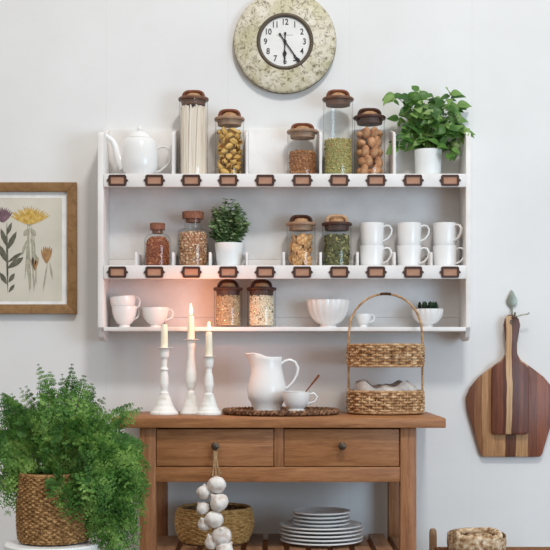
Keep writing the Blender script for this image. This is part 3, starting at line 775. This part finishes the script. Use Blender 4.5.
for i, (a, b, kx) in enumerate(((157.7, 274.2, 215.3), (283.6, 400.4, 342))):
    x0, x1 = X(a,-.446)+.0018, X(b,-.446)-.0018
    if i == 0: x0 = lx0+lw+.0018
    else: x1 = lx1-lw-.0018
    mb = MB(); mb.box(x0, x1, -.443, -.425, zd0+.001, zd1-.001)
    mb.box(x0+.008, x1-.008, -.425, -.10, zd0+.004, zd1-.012)
    dr = mb.build('drawer', M['pine_x'], tb, .001)
    mb = MB(); mb.lathe([(0,0),(.008,0),(.0075,.002),(.0045,.005),(.0045,.010),(.009,.014),(.0115,.019),(.0105,.024),(.005,.027),(0,.0275)], 24, None, 0, 0, Matrix.Translation((X(kx,-.455), -.4432, Z(446,-.455))) @ RY)
    kn = mb.build('knob', M['dark_metal'], dr)
ZS = .414
for y0 in (-.448, -.062):
    mb = MB(); mb.box(lx0+lw, lx1-lw, y0, y0+.022, ZS-.055, ZS-.0185); mb.build('shelf_rail', M['pine_x'], tb, .001)
g0 = .2876; xs = lx0+.004; gaps = [g0+.0634*(2-k) for k in range(12)]; gaps = sorted(g for g in gaps if lx0+.03 < g < lx1)
e = [lx0+lw*.1]+gaps+[lx1-lw*.1]
for a, b in zip(e, e[1:]):
    x0, x1 = a+.008, b-.008
    if x1-x0 < .02: continue
    ya, yb = -.449, -.042
    if x0 < lx0+lw or x1 > lx1-lw: ya, yb = -.403, -.087
    mb = MB(); mb.box(x0, x1, ya, yb, ZS-.018, ZS); mb.build('shelf_slat', M['pine_y'], tb, .0015)

# ------------------------------------------------------------------ candlesticks and candles
YCS = -.245; kc = S(YCS)
def stick(label, px, prof, clabel, ctop, cw, lit, YCS):
    kc = S(YCS); zt = lambda y: Z(y, YCS)-TT
    t = thing('candlestick', label, 'candlestick', (X(px, YCS), YCS, TT+EPS))
    pts = [(0,0),(prof[-1][0]*kc,0)] + [(q_[0]*kc, max(.001, zt(q_[1]))) for q_ in reversed(prof)]
    # smooth the turned profile
    mb = MB(); fine = []
    for i in range(len(pts)-1):
        (r0, z0), (r1, z1) = pts[i], pts[i+1]
        for q in range(4):
            u = q/4; w = u*u*(3-2*u) if i > 1 else u
            fine.append((r0+(r1-r0)*w, z0+(z1-z0)*u))
    fine.append(pts[-1]); ypan = prof[0][1]; zp = zt(ypan)
    fine.append((0, zp-.002)); mb.lathe(fine, 36); mb.build('turned_stem', M['distress'], t)
    rp = prof[0][2]*kc
    mb = MB(); mb.lathe([(0,zp-.001),(rp*.7,zp-.001),(rp,zp+.0022),(rp*1.0,zp+.0034),(rp*.7,zp+.0012),(0,zp+.0012)], 36); mb.build('drip_pan', M['distress'], t)
    c = thing('taper_candle', clabel, 'candle', (X(px, YCS), YCS, TT+EPS+zp+.0016))
    hC = zt(ctop)-zp-.0016; rC = cw*.5*kc
    mb = MB(); mb.lathe([(0,0),(rC*1.05,0),(rC,hC*.5),(rC*.9,hC-.003),(rC*.7,hC),(rC*.35,hC-.001),(0,hC-.002)], 24); mb.build('wax_body', M['wax'], c)
    mb = MB(); mb.tube([(0,0,hC-.003),(0.0005,0,hC+.004),(.0015,0,hC+.008)], .0009, 6); mb.build('wick', M['wick'], c)
    if lit:
        fh = lit*kc
        mb = MB(); mb.lathe([(0,hC+.002),(.0036,hC+.004),(.0056,hC+.003+fh*.28),(.0050,hC+.003+fh*.55),(.0027,hC+.003+fh*.82),(0,hC+.003+fh)], 16); fl = mb.build('flame', M['flame'], c)
        L = bpy.data.lights.new('candle_glow', 'POINT'); L.energy = .44; L.color = (1,.30,.11); L.shadow_soft_size = .006
        lo = bpy.data.objects.new('candle_glow', L); COL.objects.link(lo); lo.parent = c; lo.location = (0, 0, hC+fh+.008)
stick('white turned wooden candlestick, leftmost of three, ring on its stem', 164.3,
      [(5.2,349,8.6),(5.0,353),(4.6,356.5),(2.9,360),(2.8,367.5),(4.1,369),(4.1,370),(3.2,371),(4.2,378),(4.5,384),(3.2,391.5),(4.6,393),(4.6,394.5),(6.6,399),(8.6,405),(11.5,410),(14,413)],
      'unlit ivory candle in the leftmost candlestick', 324.5, 7, 0, -.245)
stick('tallest white turned candlestick in the middle, vase-shaped stem', 191,
      [(4.7,340.5,8.0),(4.6,345),(3.7,351),(3.5,357),(4.6,366),(5.6,375),(5.7,381),(4.4,387),(2.6,390.5),(4.3,392.5),(4.5,394.5),(6.2,400),(7.7,406),(9.4,410.5),(11,413)],
      'lit ivory candle in the tallest, middle candlestick', 316, 7, 11, -.212)
stick('shortest white turned candlestick, on the right beside the woven tray', 209,
      [(4.6,357.5,7.4),(4.7,362),(4.2,366),(2.8,369.5),(3.0,372),(4.4,379),(4.8,385),(3.8,391),(3.2,393),(4.8,394.5),(5.0,396),(6.6,401),(8.2,406),(10.6,410.5),(12.8,413)],
      'short lit ivory candle in the rightmost candlestick', 332, 7, 9, -.264)

# ------------------------------------------------------------------ weaving helper
def weave(mb_s, mb_w, rfun, z0, z1, rows, stakes, rs, amp, seg=4, wob=.0, M_=None):
    rg = random.Random(rows*31+stakes)
    for j in range(rows):
        z = z0+(z1-z0)*(j+.5)/rows; pts = []
        N = stakes*seg
        for i in range(N):
            a = 2*PI*i/N; rr = rfun(z)+amp*math.cos(PI*i/seg + PI*(j % 2))
            pts.append((rr*math.cos(a), rr*math.sin(a), z+rg.uniform(-wob, wob)))
        mb_w.tube(pts, rs, 6, True)
    for i in range(stakes):
        a = 2*PI*i/stakes
        mb_s.tube([((rfun(z0+(z1-z0)*q/6))*math.cos(a), (rfun(z0+(z1-z0)*q/6))*math.sin(a), z0+(z1-z0)*q/6) for q in range(7)], rs*.8, 5)
def torus(mb, r, z, rt, n=64, flat=1.0):
    mb.tube([(r*math.cos(2*PI*i/n), r*math.sin(2*PI*i/n), z) for i in range(n)], rt, 8, True, flat)

# woven tray under the jug
YTR = -.215
tr = thing('woven_tray', 'dark brown woven round mat under the white jug and cup', 'tray', (X(281, YTR), YTR, TT+EPS))
mb = MB()
for i in range(15):
    rr = .012+i*.0105
    N = 90; mb.tube([(rr*math.cos(2*PI*q/N), rr*math.sin(2*PI*q/N), .0052+.0016*math.sin(q*PI*2/N*max(6,int(rr*150))+i*PI)) for q in range(N)], .0048, 6, True)
mb.lathe([(0,.001),(.165,.001),(.165,.006),(0,.006)], 40)
mb.build('woven_base', M['dark_wicker'], tr)
mb = MB()
for ph in (0, PI):
    N = 220; mb.tube([((.170+.004*math.cos(q*2*PI/N*42+ph))*math.cos(2*PI*q/N), (.170+.004*math.cos(q*2*PI/N*42+ph))*math.sin(2*PI*q/N), .0095+.0042*math.sin(q*2*PI/N*42+ph)) for q in range(N)], .0048, 6, True)
mb.build('braided_rim', M['dark_wicker'], tr)
TRZ = TT+.0122

# jug
YJG = -.20; kj = S(YJG)
jg = thing('jug', 'white china milk jug with wide spout standing on the woven mat', 'jug', (X(267, YJG), YJG, TRZ))
zt = lambda y: Z(y, YJG)-TRZ
prof = [(0,.003),(12.0,.003),(12.6,0),(13.6,0),(13.4,.004)]
prof = [(r*kj, z) for r, z in prof] + [(r*kj, zt(y)) for r, y in ((16.6,402),(18.6,399),(19.6,395),(19.8,391),(19.2,386),(17.6,379),(15.9,372),(14.9,366.5),(14.9,361),(15.5,357.4),(14.9,356.8),(14.1,361),(14.1,366.5),(15.1,372),(16.8,379),(18.3,386),(18.8,391),(15,401))] + [(0,.008)]
mb = MB()
def spoutmod(a, z):
    q = max(0, math.cos(a-PI)); u = max(0, min(1, (z-zt(371))/(zt(358)-zt(371))))
    return 1+.46*(q**3.2)*u**1.3
mb.lathe(prof, 56, spoutmod)
mb.v = [(x, y, z + (.012*max(0, min(1, (z-zt(366))/(zt(358)-zt(366))))*math.sin(min(1, -x/(17*kj))*PI*.62))) if x < 0 else (x, y, z) for x, y, z in mb.v]
mb.build('body', M['china'], jg, 0, 60)
mb = MB()
mb.tube([(14*kj,0,zt(364)),(18*kj,0,zt(361)),(23*kj,0,zt(359.8)),(28*kj,0,zt(362)),(31*kj,0,zt(368)),(30*kj,0,zt(375)),(26.5*kj,0,zt(381.5)),(22*kj,0,zt(386.5)),(17.5*kj,0,zt(390))], .0048, 10, False, 1.5)
mb.build('handle', M['china'], jg)

# cup on the mat + spoon
YCU = -.285; ku = S(YCU)
cu_ = cup('teacup', 'white teacup with a spoon, on the woven mat in front of jug', 296.5, YCU, TRZ-.0006, 14*ku, .058, 8.5*ku, True, -.1, 0, hb=.024)
sp = thing('spoon', 'small brown wooden spoon leaning in the teacup on the mat', 'spoon', (X(303, YCU), YCU, TRZ))
mb = MB(); z0 = Z(397, YCU)-TRZ; z1 = Z(375, YCU)-TRZ
x1 = X(319, YCU)-X(303, YCU)
mb.tube([(-.004,0,z0),(x1*.35,0.002,z0+(z1-z0)*.4),(x1*.75,.004,z0+(z1-z0)*.76),(x1,.006,z1)], [.0022,.0022,.003,.0042], 8, False, 1.4)
mb.build('spoon_handle', M['handle'], sp)
mb = MB(); mb.blob((-.009,0,z0-.006), (.011,.008,.004), (0,-.9,0), 12, 7); mb.build('spoon_bowl', M['handle'], sp)

# ------------------------------------------------------------------ two-tier basket
YBK = -.19; kb = S(YBK); RB = 37*kb
bk = thing('tiered_basket', 'two-tier tan wicker basket with a tall hoop handle', 'basket', (X(385.5, YBK), YBK, TT+EPS))
zt = lambda y: Z(y, YBK)-TT
for z0, z1 in ((.006, zt(391.5)), (zt(366), zt(345.5))):
    ms, mw = MB(), MB()
    weave(ms, mw, lambda z: RB, z0+.003, z1-.002, 7, 30, .0040, .0040, 4, .0008)
    # flattened bands standing proud, as in plaited strips
    bt = mw.build('woven_side', M['wicker'], bk)
    ms.build('stakes', M['wicker'], bt)
    mb = MB()
    for zr in (z0, z1): torus(mb, RB+.001, zr, .0042)
    mb.build('rim', M['wicker_rod'], bt)
    mb = MB(); mb.lathe([(0,z0),(RB-.003,z0),(RB-.003,z0+.004),(0,z0+.004)], 40); mb.build('basket_floor', M['wicker_honey'], bt)
mb = MB(); hw = RB
pts = [(-hw,0,.002),(-hw,0,zt(391)),(-hw,0,zt(366)),(-hw,0,zt(345))]
zc0, zc1 = zt(332), zt(294)
for i in range(21):
    a = PI-PI*i/20; pts.append(((hw-.002)*math.cos(a), 0, zc0+(zc1-zc0)*math.sin(a)))
pts += [(hw,0,zt(345)),(hw,0,zt(366)),(hw,0,zt(391)),(hw,0,.002)]
mb.tube(pts, .0034, 8); hd = mb.build('hoop_handle', M['wicker_rod'], bk)
mb = MB()
for i in range(9):
    a = PI/2-.14+.28*i/8
    mb.lathe([(.0034,-.0018),(.0055,0),(.0034,.0018)], 12, None, 0, 0, Matrix.Translation(((hw-.002)*math.cos(a), 0, zc0+(zc1-zc0)*math.sin(a))) @ Matrix.Rotation(PI/2-(a-PI/2)*-1, 4, 'Y'))
mb.build('binding', M['handle_dark'], hd)
# folded cloth
nk = MB(); NX, NY = 48, 22; vs = []; fs = []; zl = .012
def cz(x, y):
    u = x/RB
    hgt = zt(391.5)+.004 + .026*math.exp(-((u+.62)/.26)**2) + .022*math.exp(-((u-.48)/.36)**2) + .008*math.exp(-((u+.05)/.2)**2)
    hgt += .0045*math.sin(u*11+y*60+2*math.sin(y*50)) + .004*math.sin(y*160+u*6)
    return hgt
for j in range(NY+1):
    for i in range(NX+1):
        u = -1+2*i/NX; v = -1+2*j/NY
        x = u*RB*.89*math.sqrt(1-v*v*.45); y = v*RB*.89*math.sqrt(1-u*u*.45)
        ed = max(abs(u), abs(v)); z = cz(x, y)
        if ed > .93: z = z-(ed-.93)/.07*(z-.05)*.6
        vs.append((x, y, z))
o0 = len(vs)
for j in range(NY+1):
    for i in range(NX+1):
        x, y, z = vs[j*(NX+1)+i]; vs.append((x*.98, y*.98, zl+.002))
for j in range(NY):
    for i in range(NX):
        a = j*(NX+1)+i; fs += [(a, a+1, a+NX+2, a+NX+1), (o0+a, o0+a+NX+1, o0+a+NX+2, o0+a+1)]
for i in range(NX):
    fs += [(i, o0+i, o0+i+1, i+1)]; a = NY*(NX+1)+i; fs += [(a, a+1, o0+a+1, o0+a)]
for j in range(NY):
    a = j*(NX+1); b = a+NX; fs += [(a, a+NX+1, o0+a+NX+1, o0+a), (b, o0+b, o0+b+NX+1, b+NX+1)]
nk.add(vs, fs); o = nk.build('folded_cloth', M['linen'], None, 0, 80); o.location = (X(385.5, YBK), YBK, TT)
tag(o, 'crumpled grey linen cloth lying in the lower basket tier', 'cloth')

# ------------------------------------------------------------------ plates on the lower shelf
YPL = -.245; kp = S(YPL)
def plate(name, label, r, z, group, px=321.5):
    t = thing(name, label, 'plate', (X(px, YPL), YPL, z), 0, group)
    mb = MB(); mb.lathe([(0,.0015),(r*.55,.0015),(r*.57,0),(r*.62,0),(r*.68,.003),(r*.9,.0075),(r*.985,.0090),(r,.0105),(r*1.0,.0135),(r*.985,.0142),(r*.95,.0128),(r*.7,.0058),(r*.62,.0035),(0,.003)], 56); mb.build('plate_body', M['china'], t)
    return t
bigp = plate('dinner_plate', 'white dinner plate, bottom of the stack on the lower shelf', 41.5*kp, ZS+EPS, 'dinner plates'); pz = ZS+EPS
names = ['second', 'third', 'fourth', 'topmost']
for i in range(4):
    pz += .0112; lb = 'white dinner plate, %s from the bottom of the large plates' % names[i] if i < 3 else 'white dinner plate, topmost of the large plates under the small ones'
    dup(bigp, (X(321.5+.6*(-1)**i, YPL), YPL, pz), lb, i*.7)
pz += .0056
smp = plate('side_plate', 'small white side plate resting directly on the large plates', 29*kp, pz, 'side plates', 321)
for i, nm in enumerate(('second from the bottom', 'third from the bottom', 'topmost')):
    pz += .0112
    dup(smp, (X(321+.5*(-1)**i, YPL), YPL, pz), 'small white side plate, %s of the small stack' % nm, i*.5)

# wicker bowl on the lower shelf
YW = -.22; kw = S(YW); rw = 38.5*kw; zr = Z(508, YW)-ZS
wb = thing('wicker_bowl', 'round honey-coloured wicker bowl on lower shelf behind the garlic', 'basket', (X(214.5, YW), YW, ZS+EPS))
rf_ = lambda z: rw*(.72+.27*math.sin(PI*min(1, (z/zr)*.62+.12)))
ms, mw = MB(), MB(); weave(ms, mw, rf_, .004, zr-.003, 15, 36, .0042, .0030, 4)
a = mw.build('woven_side', M['wicker_honey'], wb); ms.build('stakes', M['wicker_honey'], a)
mb = MB(); torus(mb, rf_(zr), zr, .005); mb.build('rim', M['wicker_honey'], wb)
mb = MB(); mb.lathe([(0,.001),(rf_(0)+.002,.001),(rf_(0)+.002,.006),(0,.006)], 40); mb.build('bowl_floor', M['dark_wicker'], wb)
mb = MB(); pf = [(rf_(zr*q/8)-.0075, .004+(zr-.006)*q/8) for q in range(9)]; mb.lathe(pf, 40); mb.build('inner_shade_wall', M['dark_wicker'], wb)  # added dark sheet; with the dark floor it paints the bowl's inner shade

# ------------------------------------------------------------------ garlic string on the left knob
YG = -.475; kg = S(YG)
gs = thing('garlic_string', 'hanging string of white garlic bulbs tied to the left drawer knob', 'garlic', (X(215.3, YG), YG, Z(446, YG)))
gx = lambda px: X(px, YG)-X(215.3, YG)
gz = lambda py: Z(py, YG)-Z(446, YG)
mb = MB()
torus_pts = [(.0085*math.cos(2*PI*i/24), .0205+.001*math.sin(i), .0085*math.sin(2*PI*i/24)-.001) for i in range(24)]
mb.tube([(x*1.05, y, z) for x, y, z in torus_pts], .0018, 6, True)
for dx in (-.003, 0, .003):
    mb.tube([(dx*1.5,.014,-.010),(dx,.008,gz(458)),(gx(215.5)+dx*2,.004,gz(466)),(gx(216)+dx*3,.004,gz(478))], .0018, 6)
mb.tube([(gx(216),.002,gz(476)),(gx(213),.004,gz(500)),(gx(212),.006,gz(525)),(gx(217),.006,gz(556))], .004, 6)
mb.tube([(0,.004,gz(464)),(gx(213),-.002,gz(470)),(gx(212.5),-.004,gz(476))], .0013, 5)
mb.tube([(0,.004,gz(464)),(gx(219),-.002,gz(469)),(gx(221),-.004,gz(474))], .0013, 5)
mb.build('twine', M['twine'], gs)
bulbs = [(216.8,484.5,9,.0,0),(204,492.5,7.3,.012,.6),(219.5,502,9.2,-.004,-.2),(203,508.5,6.6,.012,.9),(214.3,519,9,.0,.2),(204.5,524,6.8,.014,.8),(222,535,9.4,-.002,-.3),(212.5,542,7.6,.010,.5),(225,549.5,8.8,-.006,-.2),(213,558,8.5,.006,.3),(224,566,8.5,0,-.3)]
for px, py, rr, dy, tl in bulbs:
    r = rr*kg*1.06; mb = MB()
    prof = [(0,-r*.80),(r*.30,-r*.82),(r*.72,-r*.62),(r*.97,-r*.22),(r*1.0,r*.1),(r*.84,r*.45),(r*.5,r*.74),(r*.26,r*.95),(r*.17,r*1.1),(r*.13,r*1.22),(0,r*1.24)]
    Mx = Matrix.Translation((gx(px), dy-.012, gz(py))) @ Euler((-.75 if rr > 8 else -.35, tl*.8, rr*7)).to_matrix().to_4x4()
    mb.lathe(prof, 32, lambda a, z: 1+.055*abs(math.cos(a*4))-.03, 0, 0, Mx)
    mb.build('garlic_bulb', M['garlic'], gs, 0, 70)

# ------------------------------------------------------------------ white stool, basket planter, fern
YFN = -.68; kf = S(YFN)
zst = Z(542, YFN); fxc = X(54, YFN)
stl = thing('stool', 'white painted round stool under the fern basket, lower left', 'stool', (fxc, YFN, 0))
mb = MB(); mb.lathe([(0,zst-.03),(.125,zst-.03),(.13,zst-.025),(.13,zst-.004),(.126,zst),(0,zst)], 48); mb.build('seat', M['matte_white'], stl)
for i in range(4):
    a = PI/4+i*PI/2; mb = MB(); mb.tube([(.085*math.cos(a), .085*math.sin(a), zst-.0295),(.12*math.cos(a), .12*math.sin(a), 0)], [.016,.013], 12); mb.build('leg', M['matte_white'], stl)
for i in range(4):
    a, b = PI/4+i*PI/2, PI/4+(i+1)*PI/2; mb = MB(); mb.tube([(.105*math.cos(a), .105*math.sin(a), .2),(.105*math.cos(b), .105*math.sin(b), .2)], .008, 8); mb.build('stretcher', M['matte_white'], stl)

pl = thing('planter_basket', 'woven seagrass basket on white stool holding the fern', 'basket', (fxc, YFN, zst+EPS))
zh = Z(474, YFN)-zst; rp = 35.5*kf
rfp = lambda z: rp*(.90+.10*math.sin(PI*min(1, .18+z/zh*.75)))-rp*.10*max(0, (.012-z)/.012)
ms, mw = MB(), MB(); weave(ms, mw, rfp, .004, zh-.002, 30, 54, .0038, .0026, 4, .0010)
a = mw.build('woven_side', M['seagrass'], pl); ms.build('stakes', M['seagrass'], a)
mb = MB(); torus(mb, rfp(zh), zh, .0055); mb.build('rim', M['seagrass'], pl)
mb = MB(); mb.lathe([(0,.002),(rfp(.006)-.004,.002),(rfp(.006)-.004,.008),(0,.008)], 40); mb.build('basket_floor', M['dark_wicker'], pl)

fn = thing('fern', 'large feathery green fern spilling over its woven basket, lower left', 'plant', (fxc, YFN, zst+.0095))
mb = MB(); mb.lathe([(0,0),(rp*.66,0),(rp*.78,zh-.03),(rp*.76,zh-.03),(rp*.72,zh-.045),(0,zh-.045)], 32); mb.build('inner_pot', M['soil'], fn)
rg = random.Random(11)
FO, FS = MB(), MB()
root0 = Vector((0,0,zh-.05))
OFFX, OFFZ = fxc, zst+.0095
def frond(tip, bend, wid, nP=13, dens=5):
    tip = Vector(tip); b = root0+Vector((rg.uniform(-.03,.03)+tip.x*.12, rg.uniform(-.03,.03), 0))
    nP = max(9, int((tip-b).length/.0195))
    ctrl = b.lerp(tip, .50)+Vector((rg.uniform(-.035,.035),rg.uniform(-.02,.02),bend))
    P = lambda t: b*(1-t)**2+ctrl*2*t*(1-t)+tip*t*t
    pts = [P(i/12) for i in range(13)]
    FS.tube(pts, [.0017-.0012*i/12 for i in range(13)], 5)
    n0 = Vector((rg.uniform(-.4,.4), -1+rg.uniform(-.3,.3), rg.uniform(-.2,.6))).normalized()
    for k in range(nP):
        t = .30+.69*k/(nP-1); p = P(t); tan = (P(min(1,t+.02))-P(t-.02)).normalized()
        side = tan.cross(n0).normalized(); u = (t-.30)/.7
        Lp = wid*(math.sin(PI*(.25+.70*u))**1.0)*rg.uniform(.8,1.15)
        for sg in (-1, 1):
            d = (side*sg*.8+tan*rg.uniform(.55,.95)+n0*rg.uniform(-.35,.35)+Vector((0,0,-.12))).normalized()
            sd2 = d.cross(n0).normalized()
            for q in range(dens):
                v = (q+.7)/dens; c = p+d*(Lp*v)-Vector((0,0,.32*Lp*v*v)); ls = Lp*.50*(1.1-.65*v)
                for s2 in (-1, 1):
                    d2 = (sd2*s2*.8+d*.7+n0*rg.uniform(-.3,.3)).normalized()
                    s3 = d2.cross(n0).normalized()
                    w = ls*.30
                    # two tiny toothed leaflets per pinnule
                    for (o_, l_, w_) in ((0, .62, w), (.5, .6, w*.85)):
                        b_ = c+d2*ls*o_; e_ = b_+d2*ls*l_
                        m_ = b_.lerp(e_, .55)+n0*rg.uniform(-.001,.001)
                        FO.add([b_, m_+s3*w_, e_, m_-s3*w_], [(0,1,2,3)])
def ftip(px, py, dy):
    Y = YFN+dy; return (X(px, Y)-OFFX, dy, Z(py, Y)-OFFZ)
T = [(133,404,.06,.07),(38,364,.05,.03),(50,372,0,.03),(72,364,.06,.03),(62,374,-.02,.02),(84,376,-.02,.03),(92,384,.04,.03),(104,408,.04,.05),(20,388,.05,.04),(2,394,.04,.05),(142,408,.06,.07),(26,386,.04,.02),(94,390,.03,.02),(24,416,-.04,.05),(56,404,-.05,.02),(12,400,.05,.03),(0,412,0,.05),(-14,430,.04,.06),(6,432,-.08,.05),(-12,458,-.02,.09),(4,464,-.06,.09),(10,492,-.03,.12),(-4,500,.02,.13),(8,512,-.04,.14),
     (104,398,.05,.03),(110,410,.0,.04),(116,424,-.05,.06),(104,420,-.08,.05),(84,416,-.10,.04),(56,420,-.12,.04),(134,440,-.02,.09),(146,446,.04,.10),(148,470,.02,.13),(138,468,-.05,.12),(122,456,-.09,.10),(104,450,-.12,.09),(80,446,-.14,.07),
     (146,492,.03,.15),(136,500,-.02,.15),(144,516,.02,.17),(132,524,-.03,.17),(122,508,-.07,.15),(112,490,-.10,.13),(140,538,.03,.18),(128,548,0,.19),(116,536,-.05,.18),(104,520,-.09,.16),(100,548,-.07,.18),(112,562,-.04,.19),(138,560,.01,.19),(124,570,-.02,.2),(102,500,-.12,.14),(100,532,-.11,.16),(108,505,.0,.15),(118,494,.03,.13),(136,478,.0,.12),(58,492,-.13,.10),(70,522,-.13,.13),(96,470,-.13,.1),(110,470,-.05,.11),(128,480,.05,.13),(62,436,-.1,.05),(90,436,-.04,.05),(16,450,0,.07)]
for ti, (px, py, dy, bd) in enumerate(T):
    for c in range(2 if ((ti % 2 or (px > 105 and py > 470)) and py > 386 and not (px > 98 and py < 428) and not (px < 90 and py > 470)) else 1):
        jx = 0 if c == 0 else rg.uniform(-8,8); jy = 0 if c == 0 else rg.uniform(-7,10)
        xx = px+jx
        dyy = dy + (rg.uniform(-.03,.03) if c else 0)
        if xx > 100: dyy = min(dyy, .10)
        edge = py < 402 or xx < 6 or (xx > 98 and py < 428)
        frond(ftip(xx, py+jy, dyy), bd, rg.uniform(.026,.040) if edge else rg.uniform(.044,.062), 11, 4)
FS.build('stems', M['fern_stem'], fn); FO.build('foliage', M['fern'], fn, 0, 80, True)

# ------------------------------------------------------------------ rush stool and fibre basket, lower right
YS0 = -.27; zse = Z(547, YS0)
xs0 = X(433, YS0)
rs_ = thing('rush_stool', 'low wooden stool with woven rush seat and corner posts, lower right', 'stool', (xs0, YS0, 0))
W_, D_ = .40, .30
for dx in (0, W_):
    for dy in (0, -D_):
        mb = MB(); zt_ = Z(528.5, YS0) if dy == 0 else zse+.012
        mb.lathe([(0,0),(.010,0),(.0115,.01),(.0115,zt_-.02),(.0105,zt_-.006),(.007,zt_),(0,zt_)], 16, None, dx, dy); mb.build('post', M['driftwood'], rs_)
for h in (zse-.014, .2):
    for (x0, x1, y0, y1) in ((0,W_,0,0),(0,W_,-D_,-D_),(0,0,-D_,0),(W_,W_,-D_,0)):
        mb = MB(); mb.tube([(x0+(.011 if x1>x0 else 0), y0+(.011 if y1>y0 else 0), h),(x1-(.011 if x1>x0 else 0), y1-(.011 if y1>y0 else 0), h)], .009, 10); mb.build('rail', M['oak'], rs_)
mb = MB()
nR = 26
for i in range(nR):           # woven seat: cords running to the four rails, meeting at the diagonals
    u = (i+.5)/nR
    for s4 in range(4):
        pass
for i in range(22):
    o_ = .006+i*.0066
    hw_, hd_ = W_/2-o_, D_/2-o_
    if hd_ <= .004: break
    z_ = zse-.003 + .004*math.sin(min(1, o_/.07)*PI/2) - .003*(i % 2)*.4
    cx_, cy_ = W_/2, -D_/2
    mb.tube([(cx_-hw_,cy_-hd_,z_),(cx_+hw_,cy_-hd_,z_),(cx_+hw_,cy_+hd_,z_),(cx_-hw_,cy_+hd_,z_)], .0042, 6, True)
mb.box(.008, W_-.008, -D_+.008, -.008, zse-.012, zse-.003)
mb.build('rush_seat', M['rush'], rs_, 0, 50)

YRB = -.41; kr = S(YRB)
zse2 = zse+.0058
rb_ = thing('fibre_basket', 'small round beige woven-fibre basket with rolled rim, on the rush stool', 'basket', (X(476.5, YRB), YRB, zse2))
hR = Z(531.5, YRB)-zse2; rR = 29.5*kr
mb = MB(); N = 64
slope = lambda y: .0085*y/rR
prof = [(0,0),(rR*.88,0),(rR*.96,.006),(rR*1.0,hR*.5),(rR*.985,hR-.008)]
mb.lathe(prof, 64, lambda a, z: 1+.012*math.cos(a*22))
mb.v = [(x, y, z+(slope(y) if z > hR*.7 else 0)) for x, y, z in mb.v]
mb.build('side', M['jute'], rb_, 0, 60)
mb = MB()
pts = []; rads = []
for i in range(140):
    u = i/139; a = -2.4+u*2*PI*1.75; rr = rR*(.86-.50*u)
    x, y = rr*math.cos(a), rr*math.sin(a)
    pts.append((x, y, hR-.006+slope(y)*1.2-.016*u+.002*math.sin(a*3))); rads.append(.0115*(1-.30*u)+.0006*math.sin(i*1.3))
mb.tube(pts, rads, 12, False, 1.0); mb.build('rolled_rim', M['jute'], rb_, 0, 60)
mb = MB(); mb.lathe([(0,hR-.045),(rR*.88,hR-.036)], 32); mb.build('inner_shade_disc', M['dark_wicker'], rb_)  # dark disc above the real base, interior shade put into its colour

# ------------------------------------------------------------------ light: skylight-like window light, sky, camera
def area(name, loc, target, size, energy, color):
    L = bpy.data.lights.new(name, 'AREA'); L.shape = 'SQUARE'; L.size = size; L.energy = energy; L.color = color
    o = bpy.data.objects.new(name, L); COL.objects.link(o); o.location = loc
    o.rotation_euler = (Vector(target)-Vector(loc)).to_track_quat('-Z', 'Y').to_euler(); return o
area('skylight', (.55, -2.7, 4.0), (0,0,1.2), .4, 54, (1,.99,.97))
area('window_daylight', (2.6, -3.5, 1.15), (.45,0,.75), 1.5, 58, (.55,.78,1))
w = bpy.data.worlds.new('room_ambient'); SC.world = w; w.use_nodes = True
nt = w.node_tree; bg = nt.nodes['Background']; bg.inputs['Strength'].default_value = 1.0
tc = nt.nodes.new('ShaderNodeTexCoord'); sx = nt.nodes.new('ShaderNodeSeparateXYZ'); nt.links.new(tc.outputs['Generated'], sx.inputs[0])
mr = nt.nodes.new('ShaderNodeMapRange'); mr.inputs[1].default_value = -1; mr.inputs[2].default_value = 1; nt.links.new(sx.outputs['Z'], mr.inputs[0])
rp_ = nt.nodes.new('ShaderNodeValToRGB'); nt.links.new(mr.outputs[0], rp_.inputs['Fac']); nt.links.new(rp_.outputs['Color'], bg.inputs['Color'])
e = rp_.color_ramp.elements; e.new(.5); e.new(.72)
for el, (p, v) in zip(e, ((0, .24), (.5, .43), (.72, .70), (1, .92))):
    el.position = p; el.color = (v*1.0, v*.985, v*.955, 1)

cam = bpy.data.cameras.new('camera'); co = bpy.data.objects.new('camera', cam); COL.objects.link(co)
co.location = (0, -D, ZC); co.rotation_euler = (PI/2, 0, 0)
cam.sensor_width = 36; cam.lens = 36*F/550; cam.shift_y = (HZ-275)/550; cam.shift_x = 0
cam.clip_end = 100
SC.camera = co
SC.view_settings.view_transform = 'Standard'; SC.view_settings.look = 'None'; SC.view_settings.gamma = 1
SC.view_settings.use_curve_mapping = False; SC.view_settings.exposure = .07
SC.cycles.transparent_max_bounces = 16
